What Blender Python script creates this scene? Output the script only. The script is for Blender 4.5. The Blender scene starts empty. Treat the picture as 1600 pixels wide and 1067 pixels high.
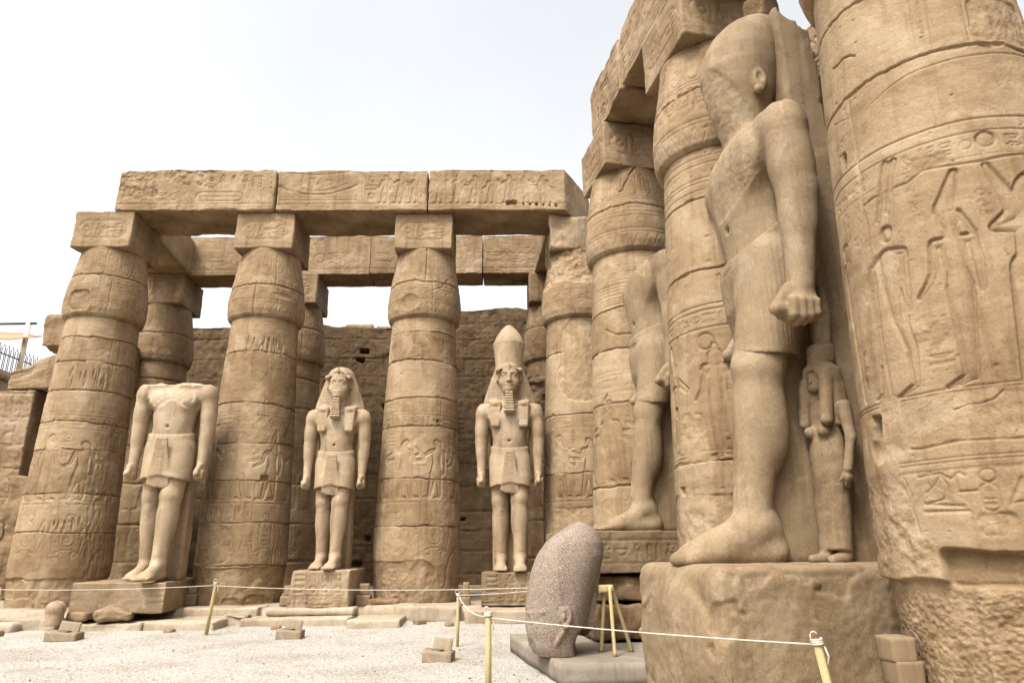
import bpy, math, numpy as np
from mathutils import Matrix, Vector

# ------------------------------------------------------------------ camera
SC = bpy.context.scene
COL = SC.collection
PITCH, ROLL, EYE = math.radians(16.9), math.radians(0.45), 1.6
F_ = np.array([0, math.cos(PITCH), math.sin(PITCH)])
U_ = np.array([0, -math.sin(PITCH), math.cos(PITCH)])
R_ = np.array([1.0, 0, 0])
R2 = R_ * math.cos(ROLL) - U_ * math.sin(ROLL)
U2 = R_ * math.sin(ROLL) + U_ * math.cos(ROLL)
cd = bpy.data.cameras.new('camera')
cd.lens = 24.0; cd.sensor_width = 36.0; cd.clip_start = 0.1; cd.clip_end = 2000
cam = bpy.data.objects.new('camera', cd); COL.objects.link(cam)
cam.matrix_world = Matrix(((R2[0], U2[0], -F_[0], 0), (R2[1], U2[1], -F_[1], 0), (R2[2], U2[2], -F_[2], EYE), (0, 0, 0, 1)))
SC.camera = cam

# ------------------------------------------------------------------ world, sun, exposure
SUN_EL, SUN_AZ = math.radians(56), math.radians(214)   # azimuth clockwise from +Y: behind the camera, to its left
W = bpy.data.worlds.new('World'); SC.world = W; W.use_nodes = True
wn = W.node_tree; wn.nodes.clear()
sky = wn.nodes.new('ShaderNodeTexSky'); sky.sky_type = 'NISHITA'; sky.sun_disc = False
sky.sun_elevation = SUN_EL; sky.sun_rotation = SUN_AZ
sky.dust_density = 6.0; sky.air_density = 1.0; sky.ozone_density = 1.0
hs = wn.nodes.new('ShaderNodeHueSaturation'); hs.inputs['Saturation'].default_value = 0.12; hs.inputs['Value'].default_value = 2.95
bg = wn.nodes.new('ShaderNodeBackground'); bg.inputs['Strength'].default_value = 0.14
wo = wn.nodes.new('ShaderNodeOutputWorld')
tcw = wn.nodes.new('ShaderNodeTexCoord'); ncl = wn.nodes.new('ShaderNodeTexNoise'); ncl.inputs['Scale'].default_value = 2.6; ncl.inputs['Detail'].default_value = 6.0; ncl.inputs['Roughness'].default_value = 0.55
rcl = wn.nodes.new('ShaderNodeValToRGB'); rcl.color_ramp.elements[0].position = 0.35; rcl.color_ramp.elements[0].color = (0.90, 0.925, 0.96, 1); rcl.color_ramp.elements[1].position = 0.65; rcl.color_ramp.elements[1].color = (1.04, 1.03, 1.02, 1)
mcl = wn.nodes.new('ShaderNodeMix'); mcl.data_type = 'RGBA'; mcl.blend_type = 'MULTIPLY'; mcl.inputs[0].default_value = 1.0
wn.links.new(tcw.outputs['Generated'], ncl.inputs['Vector']); wn.links.new(ncl.outputs[0], rcl.inputs[0]); wn.links.new(sky.outputs[0], mcl.inputs[6]); wn.links.new(rcl.outputs[0], mcl.inputs[7])
wn.links.new(mcl.outputs[2], hs.inputs['Color']); wn.links.new(hs.outputs[0], bg.inputs['Color']); wn.links.new(bg.outputs[0], wo.inputs['Surface'])
sl = bpy.data.lights.new('sun', 'SUN'); sl.energy = 3.0; sl.angle = math.radians(7); sl.color = (1.0, 0.95, 0.88)
so = bpy.data.objects.new('sun', sl); COL.objects.link(so)
sd = Vector((math.sin(SUN_AZ) * math.cos(SUN_EL), math.cos(SUN_AZ) * math.cos(SUN_EL), math.sin(SUN_EL)))
so.rotation_euler = sd.to_track_quat('Z', 'Y').to_euler(); so.location = (-20, -20, 40)
SC.view_settings.view_transform = 'Standard'; SC.view_settings.look = 'None'
SC.view_settings.exposure = -0.02; SC.view_settings.gamma = 1.0

# ------------------------------------------------------------------ noise
_r = np.random.RandomState(11)
LAT = _r.rand(64, 64, 64).astype(np.float32) * 2 - 1
def vnoise(P):
    P = np.asarray(P, np.float32); i = np.floor(P).astype(np.int32); f = P - i; f = f * f * (3 - 2 * f)
    a = i & 63; b = (i + 1) & 63
    x0, y0, z0 = a[..., 0], a[..., 1], a[..., 2]; x1, y1, z1 = b[..., 0], b[..., 1], b[..., 2]
    fx, fy, fz = f[..., 0], f[..., 1], f[..., 2]
    c00 = LAT[x0, y0, z0] * (1 - fx) + LAT[x1, y0, z0] * fx; c10 = LAT[x0, y1, z0] * (1 - fx) + LAT[x1, y1, z0] * fx
    c01 = LAT[x0, y0, z1] * (1 - fx) + LAT[x1, y0, z1] * fx; c11 = LAT[x0, y1, z1] * (1 - fx) + LAT[x1, y1, z1] * fx
    c0 = c00 * (1 - fy) + c10 * fy; c1 = c01 * (1 - fy) + c11 * fy
    return c0 * (1 - fz) + c1 * fz
def fbm(P, s=1.0, octs=4, seed=0.0, gain=0.5):
    P = np.asarray(P, np.float32) * s + seed * 7.31; a = 1.0; o = np.zeros(P.shape[:-1], np.float32); t = 0
    for k in range(octs):
        o += a * vnoise(P); t += a; a *= gain; P = P * 2.03 + 17.7
    return o / t
def sstep(a, b, x):
    t = np.clip((x - a) / (b - a), 0, 1); return t * t * (3 - 2 * t)

# ------------------------------------------------------------------ materials
def newmat(name):
    m = bpy.data.materials.new(name); m.use_nodes = True; nt = m.node_tree; nt.nodes.clear()
    out = nt.nodes.new('ShaderNodeOutputMaterial'); p = nt.nodes.new('ShaderNodeBsdfPrincipled')
    nt.links.new(p.outputs[0], out.inputs[0]); return m, nt, p
def N(nt, t, **kw):
    n = nt.nodes.new(t)
    for k, v in kw.items():
        if k in n.inputs: n.inputs[k].default_value = v
        else: setattr(n, k, v)
    return n
def ramp(nt, fac, stops):
    r = nt.nodes.new('ShaderNodeValToRGB'); e = r.color_ramp.elements
    while len(e) < len(stops): e.new(0.5)
    for q, (p, c) in zip(e, stops): q.position = p; q.color = (*c, 1) if len(c) == 3 else c
    nt.links.new(fac, r.inputs[0]); return r
def math_(nt, op, a, b):
    n = nt.nodes.new('ShaderNodeMath'); n.operation = op
    for i, v in enumerate((a, b)):
        if hasattr(v, 'links'): nt.links.new(v, n.inputs[i])
        else: n.inputs[i].default_value = v
    return n.outputs[0]
def mixc(nt, fac, a, b, mode='MIX'):
    n = nt.nodes.new('ShaderNodeMix'); n.data_type = 'RGBA'; n.blend_type = mode
    for i, v in ((0, fac), (6, a), (7, b)):
        if hasattr(v, 'links'): nt.links.new(v, n.inputs[i])
        else: n.inputs[i].default_value = v if i == 0 else (*v, 1)
    return n.outputs[2]
def stone(name, dark, mid, light, bump=0.35, fine=45.0, bed=0.5, var=0.55, rough=0.92, speck=None, specs=90.0, bdist=0.012, stain=1.0):
    dark, mid, light = [tuple(v * k for v in c) for c, k in ((dark, .62), (mid, .70), (light, .78))]
    m, nt, p = newmat(name); L = nt.links
    tc = N(nt, 'ShaderNodeTexCoord'); at = N(nt, 'ShaderNodeAttribute', attribute_name='tint')
    n1 = N(nt, 'ShaderNodeTexNoise', Scale=0.9, Detail=7.0, Roughness=0.62); L.new(tc.outputs['Object'], n1.inputs['Vector'])
    mp = N(nt, 'ShaderNodeMapping'); mp.inputs['Scale'].default_value = (1.2, 1.2, 9.0); L.new(tc.outputs['Object'], mp.inputs['Vector'])
    n2 = N(nt, 'ShaderNodeTexNoise', Scale=1.0, Detail=5.0, Roughness=0.6); L.new(mp.outputs[0], n2.inputs['Vector'])
    n3 = N(nt, 'ShaderNodeTexNoise', Scale=fine, Detail=5.0, Roughness=0.65); L.new(tc.outputs['Object'], n3.inputs['Vector'])
    a = math_(nt, 'MULTIPLY', math_(nt, 'SUBTRACT', n1.outputs[0], 0.5), 1.5 * var)
    b = math_(nt, 'MULTIPLY', math_(nt, 'SUBTRACT', n2.outputs[0], 0.5), 1.3 * bed * var)
    c = math_(nt, 'MULTIPLY', math_(nt, 'SUBTRACT', n3.outputs[0], 0.5), 0.75 * var)
    t = math_(nt, 'ADD', math_(nt, 'ADD', a, b), math_(nt, 'ADD', c, at.outputs['Fac']))
    # run-off streaks and sharp edged blotches of staining and pale crust
    mp2 = N(nt, 'ShaderNodeMapping'); mp2.inputs['Scale'].default_value = (7.0, 7.0, 0.45); L.new(tc.outputs['Object'], mp2.inputs['Vector'])
    n5 = N(nt, 'ShaderNodeTexNoise', Scale=1.0, Detail=6.0, Roughness=0.62); L.new(mp2.outputs[0], n5.inputs['Vector'])
    n6 = N(nt, 'ShaderNodeTexNoise', Scale=1.5, Detail=9.0, Roughness=0.66); n6.inputs['Distortion'].default_value = 0.6; L.new(tc.outputs['Object'], n6.inputs['Vector'])
    sk = ramp(nt, n5.outputs[0], [(0.0, (0, 0, 0)), (0.52, (0, 0, 0)), (0.68, (1, 1, 1)), (1.0, (1, 1, 1))])
    bl = ramp(nt, n6.outputs[0], [(0.0, (0, 0, 0)), (0.55, (0, 0, 0)), (0.585, (1, 1, 1)), (1.0, (1, 1, 1))])
    bd = ramp(nt, n6.outputs[0], [(0.0, (1, 1, 1)), (0.385, (1, 1, 1)), (0.425, (0, 0, 0)), (1.0, (0, 0, 0))])
    t = math_(nt, 'SUBTRACT', t, math_(nt, 'MULTIPLY', sk.outputs[0], 0.26 * stain))
    t = math_(nt, 'ADD', t, math_(nt, 'MULTIPLY', bl.outputs[0], 0.20 * stain))
    t = math_(nt, 'SUBTRACT', t, math_(nt, 'MULTIPLY', bd.outputs[0], 0.17 * stain))
    r = ramp(nt, t, [(0.0, dark), (0.5, mid), (1.0, light)])
    colr = mixc(nt, math_(nt, 'MULTIPLY', bl.outputs[0], 0.22 * stain), r.outputs[0], (mid[0] * 1.12, mid[1] * 1.25, mid[2] * 1.5))
    if speck:
        v = N(nt, 'ShaderNodeTexNoise', Scale=specs, Detail=2.0, Roughness=0.7); L.new(tc.outputs['Object'], v.inputs['Vector'])
        f1 = ramp(nt, v.outputs[0], [(0.0, (1, 1, 1)), (0.40, (0.8, 0.8, 0.8)), (0.46, (0, 0, 0)), (1.0, (0, 0, 0))])
        f2 = ramp(nt, v.outputs[0], [(0.0, (0, 0, 0)), (0.56, (0, 0, 0)), (0.63, (1, 1, 1)), (1.0, (1, 1, 1))])
        k1 = math_(nt, 'MULTIPLY', f1.outputs[0], speck[2]); k2 = math_(nt, 'MULTIPLY', f2.outputs[0], speck[3])
        colr = mixc(nt, k1, colr, speck[0]); colr = mixc(nt, k2, colr, speck[1])
    L.new(colr, p.inputs['Base Color']); p.inputs['Roughness'].default_value = rough
    p.inputs['Specular IOR Level'].default_value = 0.25
    n4 = N(nt, 'ShaderNodeTexNoise', Scale=fine * 0.22, Detail=8.0, Roughness=0.7); L.new(tc.outputs['Object'], n4.inputs['Vector'])
    n7 = N(nt, 'ShaderNodeTexNoise', Scale=fine * 0.55, Detail=3.0, Roughness=0.6); L.new(tc.outputs['Object'], n7.inputs['Vector'])
    pit = ramp(nt, n7.outputs[0], [(0.0, (0, 0, 0)), (0.33, (0, 0, 0)), (0.41, (1, 1, 1)), (1.0, (1, 1, 1))])
    bsum = math_(nt, 'ADD', math_(nt, 'ADD', n4.outputs[0], math_(nt, 'MULTIPLY', n3.outputs[0], 0.35)), math_(nt, 'MULTIPLY', pit.outputs[0], 0.22))
    bp = N(nt, 'ShaderNodeBump', Strength=bump, Distance=bdist); L.new(bsum, bp.inputs['Height']); L.new(bp.outputs[0], p.inputs['Normal'])
    return m
SAND = stone('sandstone', (0.20, 0.118, 0.054), (0.328, 0.222, 0.121), (0.45, 0.333, 0.205), bump=0.6, bdist=0.02, var=0.85)
SANDR = stone('rough_sandstone', (0.19, 0.112, 0.052), (0.33, 0.222, 0.122), (0.46, 0.35, 0.225), bump=0.85, bdist=0.035, var=0.75)
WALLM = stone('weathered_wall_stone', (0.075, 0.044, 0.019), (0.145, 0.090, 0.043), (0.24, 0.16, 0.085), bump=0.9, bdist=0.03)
GRAN = stone('pale_granite', (0.22, 0.145, 0.085), (0.40, 0.285, 0.168), (0.53, 0.42, 0.29), bump=0.4, var=0.6, bed=0.15, rough=0.75, speck=((0.22, 0.15, 0.11), (0.55, 0.46, 0.37), 0.30, 0.22), specs=70, bdist=0.008)
GRAN2 = stone('brown_granite', (0.18, 0.112, 0.053), (0.29, 0.203, 0.111), (0.41, 0.31, 0.19), bump=0.55, var=0.75, bed=0.2, rough=0.8, speck=((0.17, 0.11, 0.075), (0.5, 0.38, 0.28), 0.32, 0.22), specs=75, bdist=0.01)
GRAN3 = stone('speckled_granite', (0.22, 0.162, 0.115), (0.31, 0.235, 0.172), (0.41, 0.325, 0.25), bump=0.3, var=0.4, bed=0.1, rough=0.75, speck=((0.05, 0.042, 0.036), (0.40, 0.33, 0.275), 0.85, 0.55), specs=64, bdist=0.008)
PAVE = stone('paving_stone', (0.28, 0.20, 0.12), (0.41, 0.32, 0.215), (0.52, 0.43, 0.32), bump=0.5, bdist=0.02)
CONC = stone('concrete', (0.22, 0.172, 0.125), (0.30, 0.245, 0.185), (0.38, 0.32, 0.25), bump=0.2, bed=0.1, var=0.4)
WOODL = stone('yellow_painted_wood', (0.40, 0.29, 0.13), (0.62, 0.49, 0.24), (0.72, 0.61, 0.38), bump=0.3, var=0.8, bed=0.0)
HOUS = stone('brown_housing', (0.17, 0.115, 0.065), (0.27, 0.185, 0.105), (0.37, 0.265, 0.16), bump=0.15, var=0.5, bed=0.2)
def plain(name, c, rough=0.8, var=0.1, scale=20):
    m, nt, p = newmat(name); tc = N(nt, 'ShaderNodeTexCoord'); n = N(nt, 'ShaderNodeTexNoise', Scale=scale, Detail=4.0)
    nt.links.new(tc.outputs['Object'], n.inputs['Vector'])
    r = ramp(nt, n.outputs[0], [(0.3, tuple(x * (1 - var) for x in c)), (0.7, tuple(min(1, x * (1 + var)) for x in c))])
    nt.links.new(r.outputs[0], p.inputs['Base Color']); p.inputs['Roughness'].default_value = rough; return m
ROPEM = plain('rope_fibre', (0.48, 0.43, 0.35), 0.95, 0.25, 120)
IRON = plain('dark_iron', (0.05, 0.05, 0.055), 0.5)
CANV = plain('orange_canvas', (0.42, 0.20, 0.11), 0.9, 0.15, 4)
STEEL = plain('cream_painted_steel', (0.62, 0.55, 0.42), 0.6)
BLACK = plain('dark_glass', (0.02, 0.02, 0.02), 0.3)

def gravel_mat():
    m, nt, p = newmat('gravel'); L = nt.links; tc = N(nt, 'ShaderNodeTexCoord')
    v = N(nt, 'ShaderNodeTexVoronoi', Scale=58.0); v.inputs['Randomness'].default_value = 1.0; L.new(tc.outputs['Object'], v.inputs['Vector'])
    v2 = N(nt, 'ShaderNodeTexVoronoi', Scale=130.0); L.new(tc.outputs['Object'], v2.inputs['Vector'])
    n = N(nt, 'ShaderNodeTexNoise', Scale=0.7, Detail=9.0, Roughness=0.68); L.new(tc.outputs['Object'], n.inputs['Vector'])
    sepc = N(nt, 'ShaderNodeSeparateColor'); L.new(v.outputs['Color'], sepc.inputs[0])
    r = ramp(nt, sepc.outputs[0], [(0.0, (0.19, 0.16, 0.125)), (0.2, (0.33, 0.30, 0.255)), (0.7, (0.44, 0.41, 0.36)), (1.0, (0.56, 0.53, 0.48))])
    r2 = ramp(nt, n.outputs[0], [(0.36, (0.78, 0.74, 0.68)), (0.5, (0.95, 0.93, 0.9)), (0.66, (1, 1, 1))])
    L.new(mixc(nt, 1.0, r.outputs[0], r2.outputs[0], 'MULTIPLY'), p.inputs['Base Color'])
    p.inputs['Roughness'].default_value = 0.95
    s = math_(nt, 'ADD', math_(nt, 'MULTIPLY', v.outputs['Distance'], 1.0), math_(nt, 'MULTIPLY', v2.outputs['Distance'], 0.5))
    b = N(nt, 'ShaderNodeBump', Strength=0.8, Distance=0.02); b.invert = True; L.new(s, b.inputs['Height']); L.new(b.outputs[0], p.inputs['Normal'])
    return m
GRAVEL = gravel_mat()

# ------------------------------------------------------------------ object helpers
def tag(o, label=None, cat=None, group=None, kind=None):
    if label: o['label'] = label
    if cat: o['category'] = cat
    if group: o['group'] = group
    if kind or label: o['kind'] = kind or 'thing'
    return o
def empty(name, loc, label, cat, group=None, rz=0.0):
    o = bpy.data.objects.new(name, None); COL.objects.link(o); o.location = loc; o.rotation_euler = (0, 0, rz)
    o.empty_display_size = 0.3
    return tag(o, label, cat, group)
def mesh(name, V, polys, mat, parent=None, loc=(0, 0, 0), rz=0.0, smooth=True, tint=None):
    me = bpy.data.meshes.new(name); V = np.asarray(V, np.float32)
    polys = [np.asarray(p, np.int32) for p in polys if len(p)]
    me.vertices.add(len(V)); me.vertices.foreach_set('co', V.ravel())
    loops = np.concatenate([p.ravel() for p in polys]); me.loops.add(len(loops)); me.loops.foreach_set('vertex_index', loops)
    sizes = np.concatenate([np.full(len(p), p.shape[1], np.int32) for p in polys]); st = np.concatenate([[0], np.cumsum(sizes)[:-1]]).astype(np.int32)
    me.polygons.add(len(sizes)); me.polygons.foreach_set('loop_start', st); me.polygons.foreach_set('loop_total', sizes)
    me.update(calc_edges=True); me.validate()
    if smooth: me.polygons.foreach_set('use_smooth', np.ones(len(me.polygons), bool))
    a = me.attributes.new('tint', 'FLOAT', 'POINT'); t = np.full(len(V), 0.5, np.float32) if tint is None else np.broadcast_to(np.asarray(tint, np.float32), (len(V),)).copy()
    if len(me.vertices) == len(t): a.data.foreach_set('value', t)
    me.materials.append(mat); o = bpy.data.objects.new(name, me); COL.objects.link(o)
    o.location = loc; o.rotation_euler = (0, 0, rz)
    if parent: o.parent = parent
    return o

# ------------------------------------------------------------------ relief canvas (carving cut into real geometry)
class Canvas:
    def __init__(c, s0, s1, z0, z1, res, seed=0):
        c.s0, c.z0, c.res = s0, z0, res; c.ns = int((s1 - s0) / res) + 2; c.nz = int((z1 - z0) / res) + 2
        c.h = np.zeros((c.nz, c.ns), np.float32); c.t = np.zeros((c.nz, c.ns), np.float32); c.R = np.random.RandomState(seed); c.seed = seed
        c.S = s0 + np.arange(c.ns) * res; c.Z = z0 + np.arange(c.nz) * res
    def win(c, a0, a1, b0, b1):
        i0 = max(0, int((a0 - c.s0) / c.res)); i1 = min(c.ns, int((a1 - c.s0) / c.res) + 2); j0 = max(0, int((b0 - c.z0) / c.res)); j1 = min(c.nz, int((b1 - c.z0) / c.res) + 2)
        if i0 >= i1 or j0 >= j1: return None
        S, Z = np.meshgrid(c.S[i0:i1], c.Z[j0:j1]); return (slice(j0, j1), slice(i0, i1)), S, Z
    def n2(c, S, Z, s, octs=3, sd=0): return fbm(np.stack([S, Z, np.full_like(S, 3.3 + c.seed + sd)], -1), s, octs)
    def line(c, pts, w=0.02, d=0.015):
        pts = np.asarray(pts, float)
        for (x0, y0), (x1, y1) in zip(pts[:-1], pts[1:]):
            m = 2.2 * w; q = c.win(min(x0, x1) - m, max(x0, x1) + m, min(y0, y1) - m, max(y0, y1) + m)
            if q is None: continue
            k, S, Z = q; dx, dy = x1 - x0, y1 - y0; L = dx * dx + dy * dy + 1e-9
            t = np.clip(((S - x0) * dx + (Z - y0) * dy) / L, 0, 1); D = np.hypot(S - x0 - t * dx, Z - y0 - t * dy)
            c.h[k] = np.minimum(c.h[k], -d * np.exp(-(D / w) ** 2 * 1.2))
    def ring(c, x, y, r, w=0.02, d=0.015, sy=1.0):
        a = np.linspace(0, 2 * np.pi, 22); c.line(np.c_[x + r * np.cos(a), y + r * sy * np.sin(a)], w, d)
    def cart(c, x, y, w, h, lw=0.02, d=0.015):
        r = min(w, h) / 2; a = np.linspace(0, np.pi, 9)
        if h >= w: p = np.r_[np.c_[x + r * np.cos(a), y + h / 2 - r + r * np.sin(a)], np.c_[x - r * np.cos(a), y - h / 2 + r - r * np.sin(a)]]
        else: p = np.r_[np.c_[x + w / 2 - r + r * np.sin(a), y + r * np.cos(a)], np.c_[x - w / 2 + r - r * np.sin(a), y - r * np.cos(a)]]
        c.line(np.r_[p, p[:1]], lw, d)
    def fig(c, caps, d=0.03, w=0.05, ratio=0.25):
        caps = np.asarray(caps, float); m = 0.05
        q = c.win(min((caps[:, 0] - caps[:, 4]).min(), (caps[:, 2] - caps[:, 5]).min()) - m, max((caps[:, 0] + caps[:, 4]).max(), (caps[:, 2] + caps[:, 5]).max()) + m,
                  min((caps[:, 1] - caps[:, 4]).min(), (caps[:, 3] - caps[:, 5]).min()) - m, max((caps[:, 1] + caps[:, 4]).max(), (caps[:, 3] + caps[:, 5]).max()) + m)
        if q is None: return
        k, S, Z = q; D = np.full(S.shape, 9.0)
        for x0, y0, x1, y1, r0, r1 in caps:
            dx, dy = x1 - x0, y1 - y0; L = dx * dx + dy * dy + 1e-9; t = np.clip(((S - x0) * dx + (Z - y0) * dy) / L, 0, 1)
            D = np.minimum(D, np.hypot(S - x0 - t * dx, Z - y0 - t * dy) - (r0 + (r1 - r0) * t))
        v = np.where(D < 0, -d * (ratio + (1 - ratio) * np.exp(D / w)), -d * np.clip(1 - D / (c.res * 1.3), 0, 1))
        c.h[k] = np.minimum(c.h[k], v)
    def patch(c, s0, s1, z0, z1, d=0.03, edge=0.015, wob=0.12, rough=0.01, tint=0.0, rs=22.0, sd=0):
        q = c.win(s0 - wob, s1 + wob, z0 - wob, z1 + wob)
        if q is None: return
        k, S, Z = q; cx, cz, hx, hz = (s0 + s1) / 2, (z0 + z1) / 2, (s1 - s0) / 2, (z1 - z0) / 2; r = min(hx, hz) * 0.55
        qx, qz = np.abs(S - cx) - hx + r, np.abs(Z - cz) - hz + r
        D = np.hypot(np.maximum(qx, 0), np.maximum(qz, 0)) + np.minimum(np.maximum(qx, qz), 0) - r
        D = D + wob * (c.n2(S, Z, 2.2, 4, sd) * 1.1)
        M = sstep(edge, -edge, D); c.h[k] = c.h[k] * (1 - 0.85 * M) + M * (-d + rough * 2.4 * c.n2(S, Z, rs * .3, 6, sd + 5)); c.t[k] = c.t[k] * (1 - M) + M * tint
    def joint(c, z, s0=None, s1=None, w=0.018, d=0.03, chips=1.0):
        s0 = c.S[0] if s0 is None else s0; s1 = c.S[-1] if s1 is None else s1
        n = max(2, int((s1 - s0) / 0.05)); x = np.linspace(s0, s1, n); j = np.cumsum(c.R.normal(0, 0.006, n)); j -= np.linspace(0, j[-1], n); j = np.clip(j, -.035, .035)
        c.line(np.c_[x, z + j + c.R.normal(0, 0.004, n)], w, d)
        for k in range(int(chips * (s1 - s0) * 2.2)):
            q = c.R.randint(n); L = c.R.uniform(0.03, 0.16); a = c.R.uniform(0.012, 0.035); up = c.R.choice([-1, 1])
            c.dent(x[q], z + j[q] + up * a * 0.5, L, a, c.R.uniform(0.02, 0.05))
    def vjoint(c, s, z0, z1, w=0.014, d=0.022):
        n = max(2, int((z1 - z0) / 0.15)); z = np.linspace(z0, z1, n); c.line(np.c_[s + c.R.normal(0, 0.008, n), z], w, d)
    def crack(c, s, z, ang, L, w=0.014, d=0.03, step=0.09):
        p = [(s, z)]
        for k in range(int(L / step)):
            ang += c.R.normal(0, 0.35); p.append((p[-1][0] + step * math.cos(ang), p[-1][1] + step * math.sin(ang)))
        c.line(p, w, d)
    def dent(c, s, z, a, b, d):
        q = c.win(s - a, s + a, z - b, z + b)
        if q is None: return
        k, S, Z = q; E = 1 - ((S - s) / a) ** 2 - ((Z - z) / b) ** 2; c.h[k] = np.minimum(c.h[k], -d * np.clip(E, 0, 1) ** 0.7)
    def gouges(c, s0, s1, z0, z1, n, d=0.03):
        for k in range(n): c.dent(c.R.uniform(s0, s1), c.R.uniform(z0, z1), c.R.uniform(0.016, 0.035), c.R.uniform(0.07, 0.2), d * c.R.uniform(0.5, 1.2))
    def pits(c, n, d=0.02, r=(0.01, 0.035)):
        for k in range(n):
            a = c.R.uniform(*r); c.dent(c.R.uniform(c.S[0], c.S[-1]), c.R.uniform(c.Z[0], c.Z[-1]), a * c.R.uniform(0.8, 2), a, d * c.R.uniform(0.5, 1.3))
    def hole(c, s, z, a, b, d=0.18):
        q = c.win(s - a * 1.4, s + a * 1.4, z - b * 1.4, z + b * 1.4)
        if q is None: return
        k, S, Z = q; D = np.maximum(np.abs(S - s) - a, np.abs(Z - z) - b) + 0.03 * c.n2(S, Z, 9, 2); M = sstep(0.012, -0.012, D); c.h[k] = np.minimum(c.h[k], -d * M)
    # glyphs in a unit box
    G = {
     'reed': [[(0.5, 0), (0.5, 0.95), (0.3, 0.8), (0.28, 0.3), (0.5, 0.2)]], 'water': [[(0, .5), (.15, .65), (.3, .4), (.45, .65), (.6, .4), (.75, .65), (.9, .4), (1, .5)]],
     'bird': [[(0.1, 0.62), (0.25, 0.85), (0.42, 0.85), (0.5, 0.62), (0.95, 0.2), (0.6, 0.25), (0.35, 0.3), (0.25, 0.5), (0.3, 0.7)], [(0.45, 0.27), (0.45, 0.02), (0.3, 0.02)], [(0.58, 0.25), (0.58, 0.02), (0.45, 0.02)]],
     'ankh': [[(.5, 0), (.5, .5)], [(.22, .5), (.78, .5)], [(.5, .5), (.32, .72), (.4, .95), (.6, .95), (.68, .72), (.5, .5)]],
     'house': [[(.15, 0), (.15, .8), (.85, .8), (.85, 0)], [(.35, .2), (.65, .2)]], 'strokes': [[(.2, .1), (.2, .9)], [(.5, .1), (.5, .9)], [(.8, .1), (.8, .9)]],
     'snake': [[(0, .2), (.25, .45), (.5, .2), (.75, .3), (.85, .85), (1, .75)]], 'basket': [[(0, .65), (1, .65), (.8, .3), (.5, .2), (.2, .3), (0, .65)]],
     'man': [[(.5, .95), (.38, .85), (.5, .72), (.6, .85), (.5, .95)], [(.5, .72), (.3, .45), (.3, .05), (.85, .05), (.75, .4), (.5, .4)], [(.4, .55), (.85, .65)]],
     'eye': [[(0, .5), (.3, .75), (.7, .75), (1, .5), (.7, .3), (.3, .3), (0, .5)], [(.45, .5), (.55, .5)]], 'stool': [[(.2, .1), (.2, .9), (.8, .9), (.8, .1), (.2, .1)], [(.2, .35), (.8, .35)], [(.2, .62), (.8, .62)]],
     'feather': [[(.4, 0), (.4, .85), (.55, 1), (.7, .8), (.62, .3), (.4, .2)]], 'arm': [[(0, .6), (.7, .6), (.9, .8)], [(.1, .35), (.95, .4)]], 'bars': [[(0, .3), (1, .3)], [(0, .6), (1, .6)]]}
    def glyph(c, name, x, y, w, h, lw=0.02, d=0.015):
        if name == 'disc': c.ring(x + w / 2, y + h / 2, min(w, h) * 0.36, lw, d); return
        for pl in c.G[name]: c.line([(x + p[0] * w, y + p[1] * h) for p in pl], lw, d)
    def text(c, x0, x1, z0, z1, size, lw=0.02, d=0.015, vertical=False):
        ks = list(c.G) + ['disc', 'disc', 'strokes', 'bars', 'reed']
        nx, nz = max(1, int((x1 - x0) / size)), max(1, int((z1 - z0) / size)); gx, gz = (x1 - x0) / nx, (z1 - z0) / nz
        for i in range(nx):
            for j in range(nz):
                g = ks[c.R.randint(len(ks))]
                if g in ('water', 'basket', 'arm', 'bars', 'eye', 'snake') and c.R.rand() < 0.7:
                    c.glyph(g, x0 + i * gx + .08 * gx, z0 + j * gz + .05 * gz, gx * .84, gz * .42, lw, d); c.glyph(['water', 'bars', 'basket', 'arm'][c.R.randint(4)], x0 + i * gx + .08 * gx, z0 + j * gz + .52 * gz, gx * .84, gz * .42, lw, d)
                elif g in ('reed', 'feather', 'strokes', 'house') and c.R.rand() < 0.6:
                    c.glyph(g, x0 + i * gx + .05 * gx, z0 + j * gz + .08 * gz, gx * .42, gz * .84, lw, d); c.glyph(['reed', 'disc', 'ankh', 'stool'][c.R.randint(4)], x0 + i * gx + .52 * gx, z0 + j * gz + .08 * gz, gx * .42, gz * .84, lw, d)
                else: c.glyph(g, x0 + i * gx + .1 * gx, z0 + j * gz + .08 * gz, gx * .8, gz * .84, lw, d)
    def emblem(c, x, z, h, lw=0.02, d=0.016):        # disc over a name ring between two plants
        c.ring(x, z + h * .92, h * .085, lw, d * 1.3); c.cart(x, z + h * .52, h * .3, h * .58, lw, d); c.text(x - h * .1, x + h * .1, z + h * .28, z + h * .76, h * .17, lw * .7, d * .8)
        for k in (-1, 1):
            c.line([(x + k * h * .26, z + h * .1), (x + k * h * .3, z + h * .55), (x + k * h * .22, z + h * .78)], lw, d); c.line([(x + k * h * .3, z + h * .05), (x + k * h * .4, z + h * .4), (x + k * h * .46, z + h * .62)], lw, d)
        c.line([(x - h * .3, z + h * .05), (x - h * .1, z + h * .16), (x + h * .1, z + h * .16), (x + h * .3, z + h * .05)], lw, d)
        c.ring(x - h * .16, z + h * .05, h * .06, lw, d); c.ring(x + h * .16, z + h * .05, h * .06, lw, d)
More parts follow.
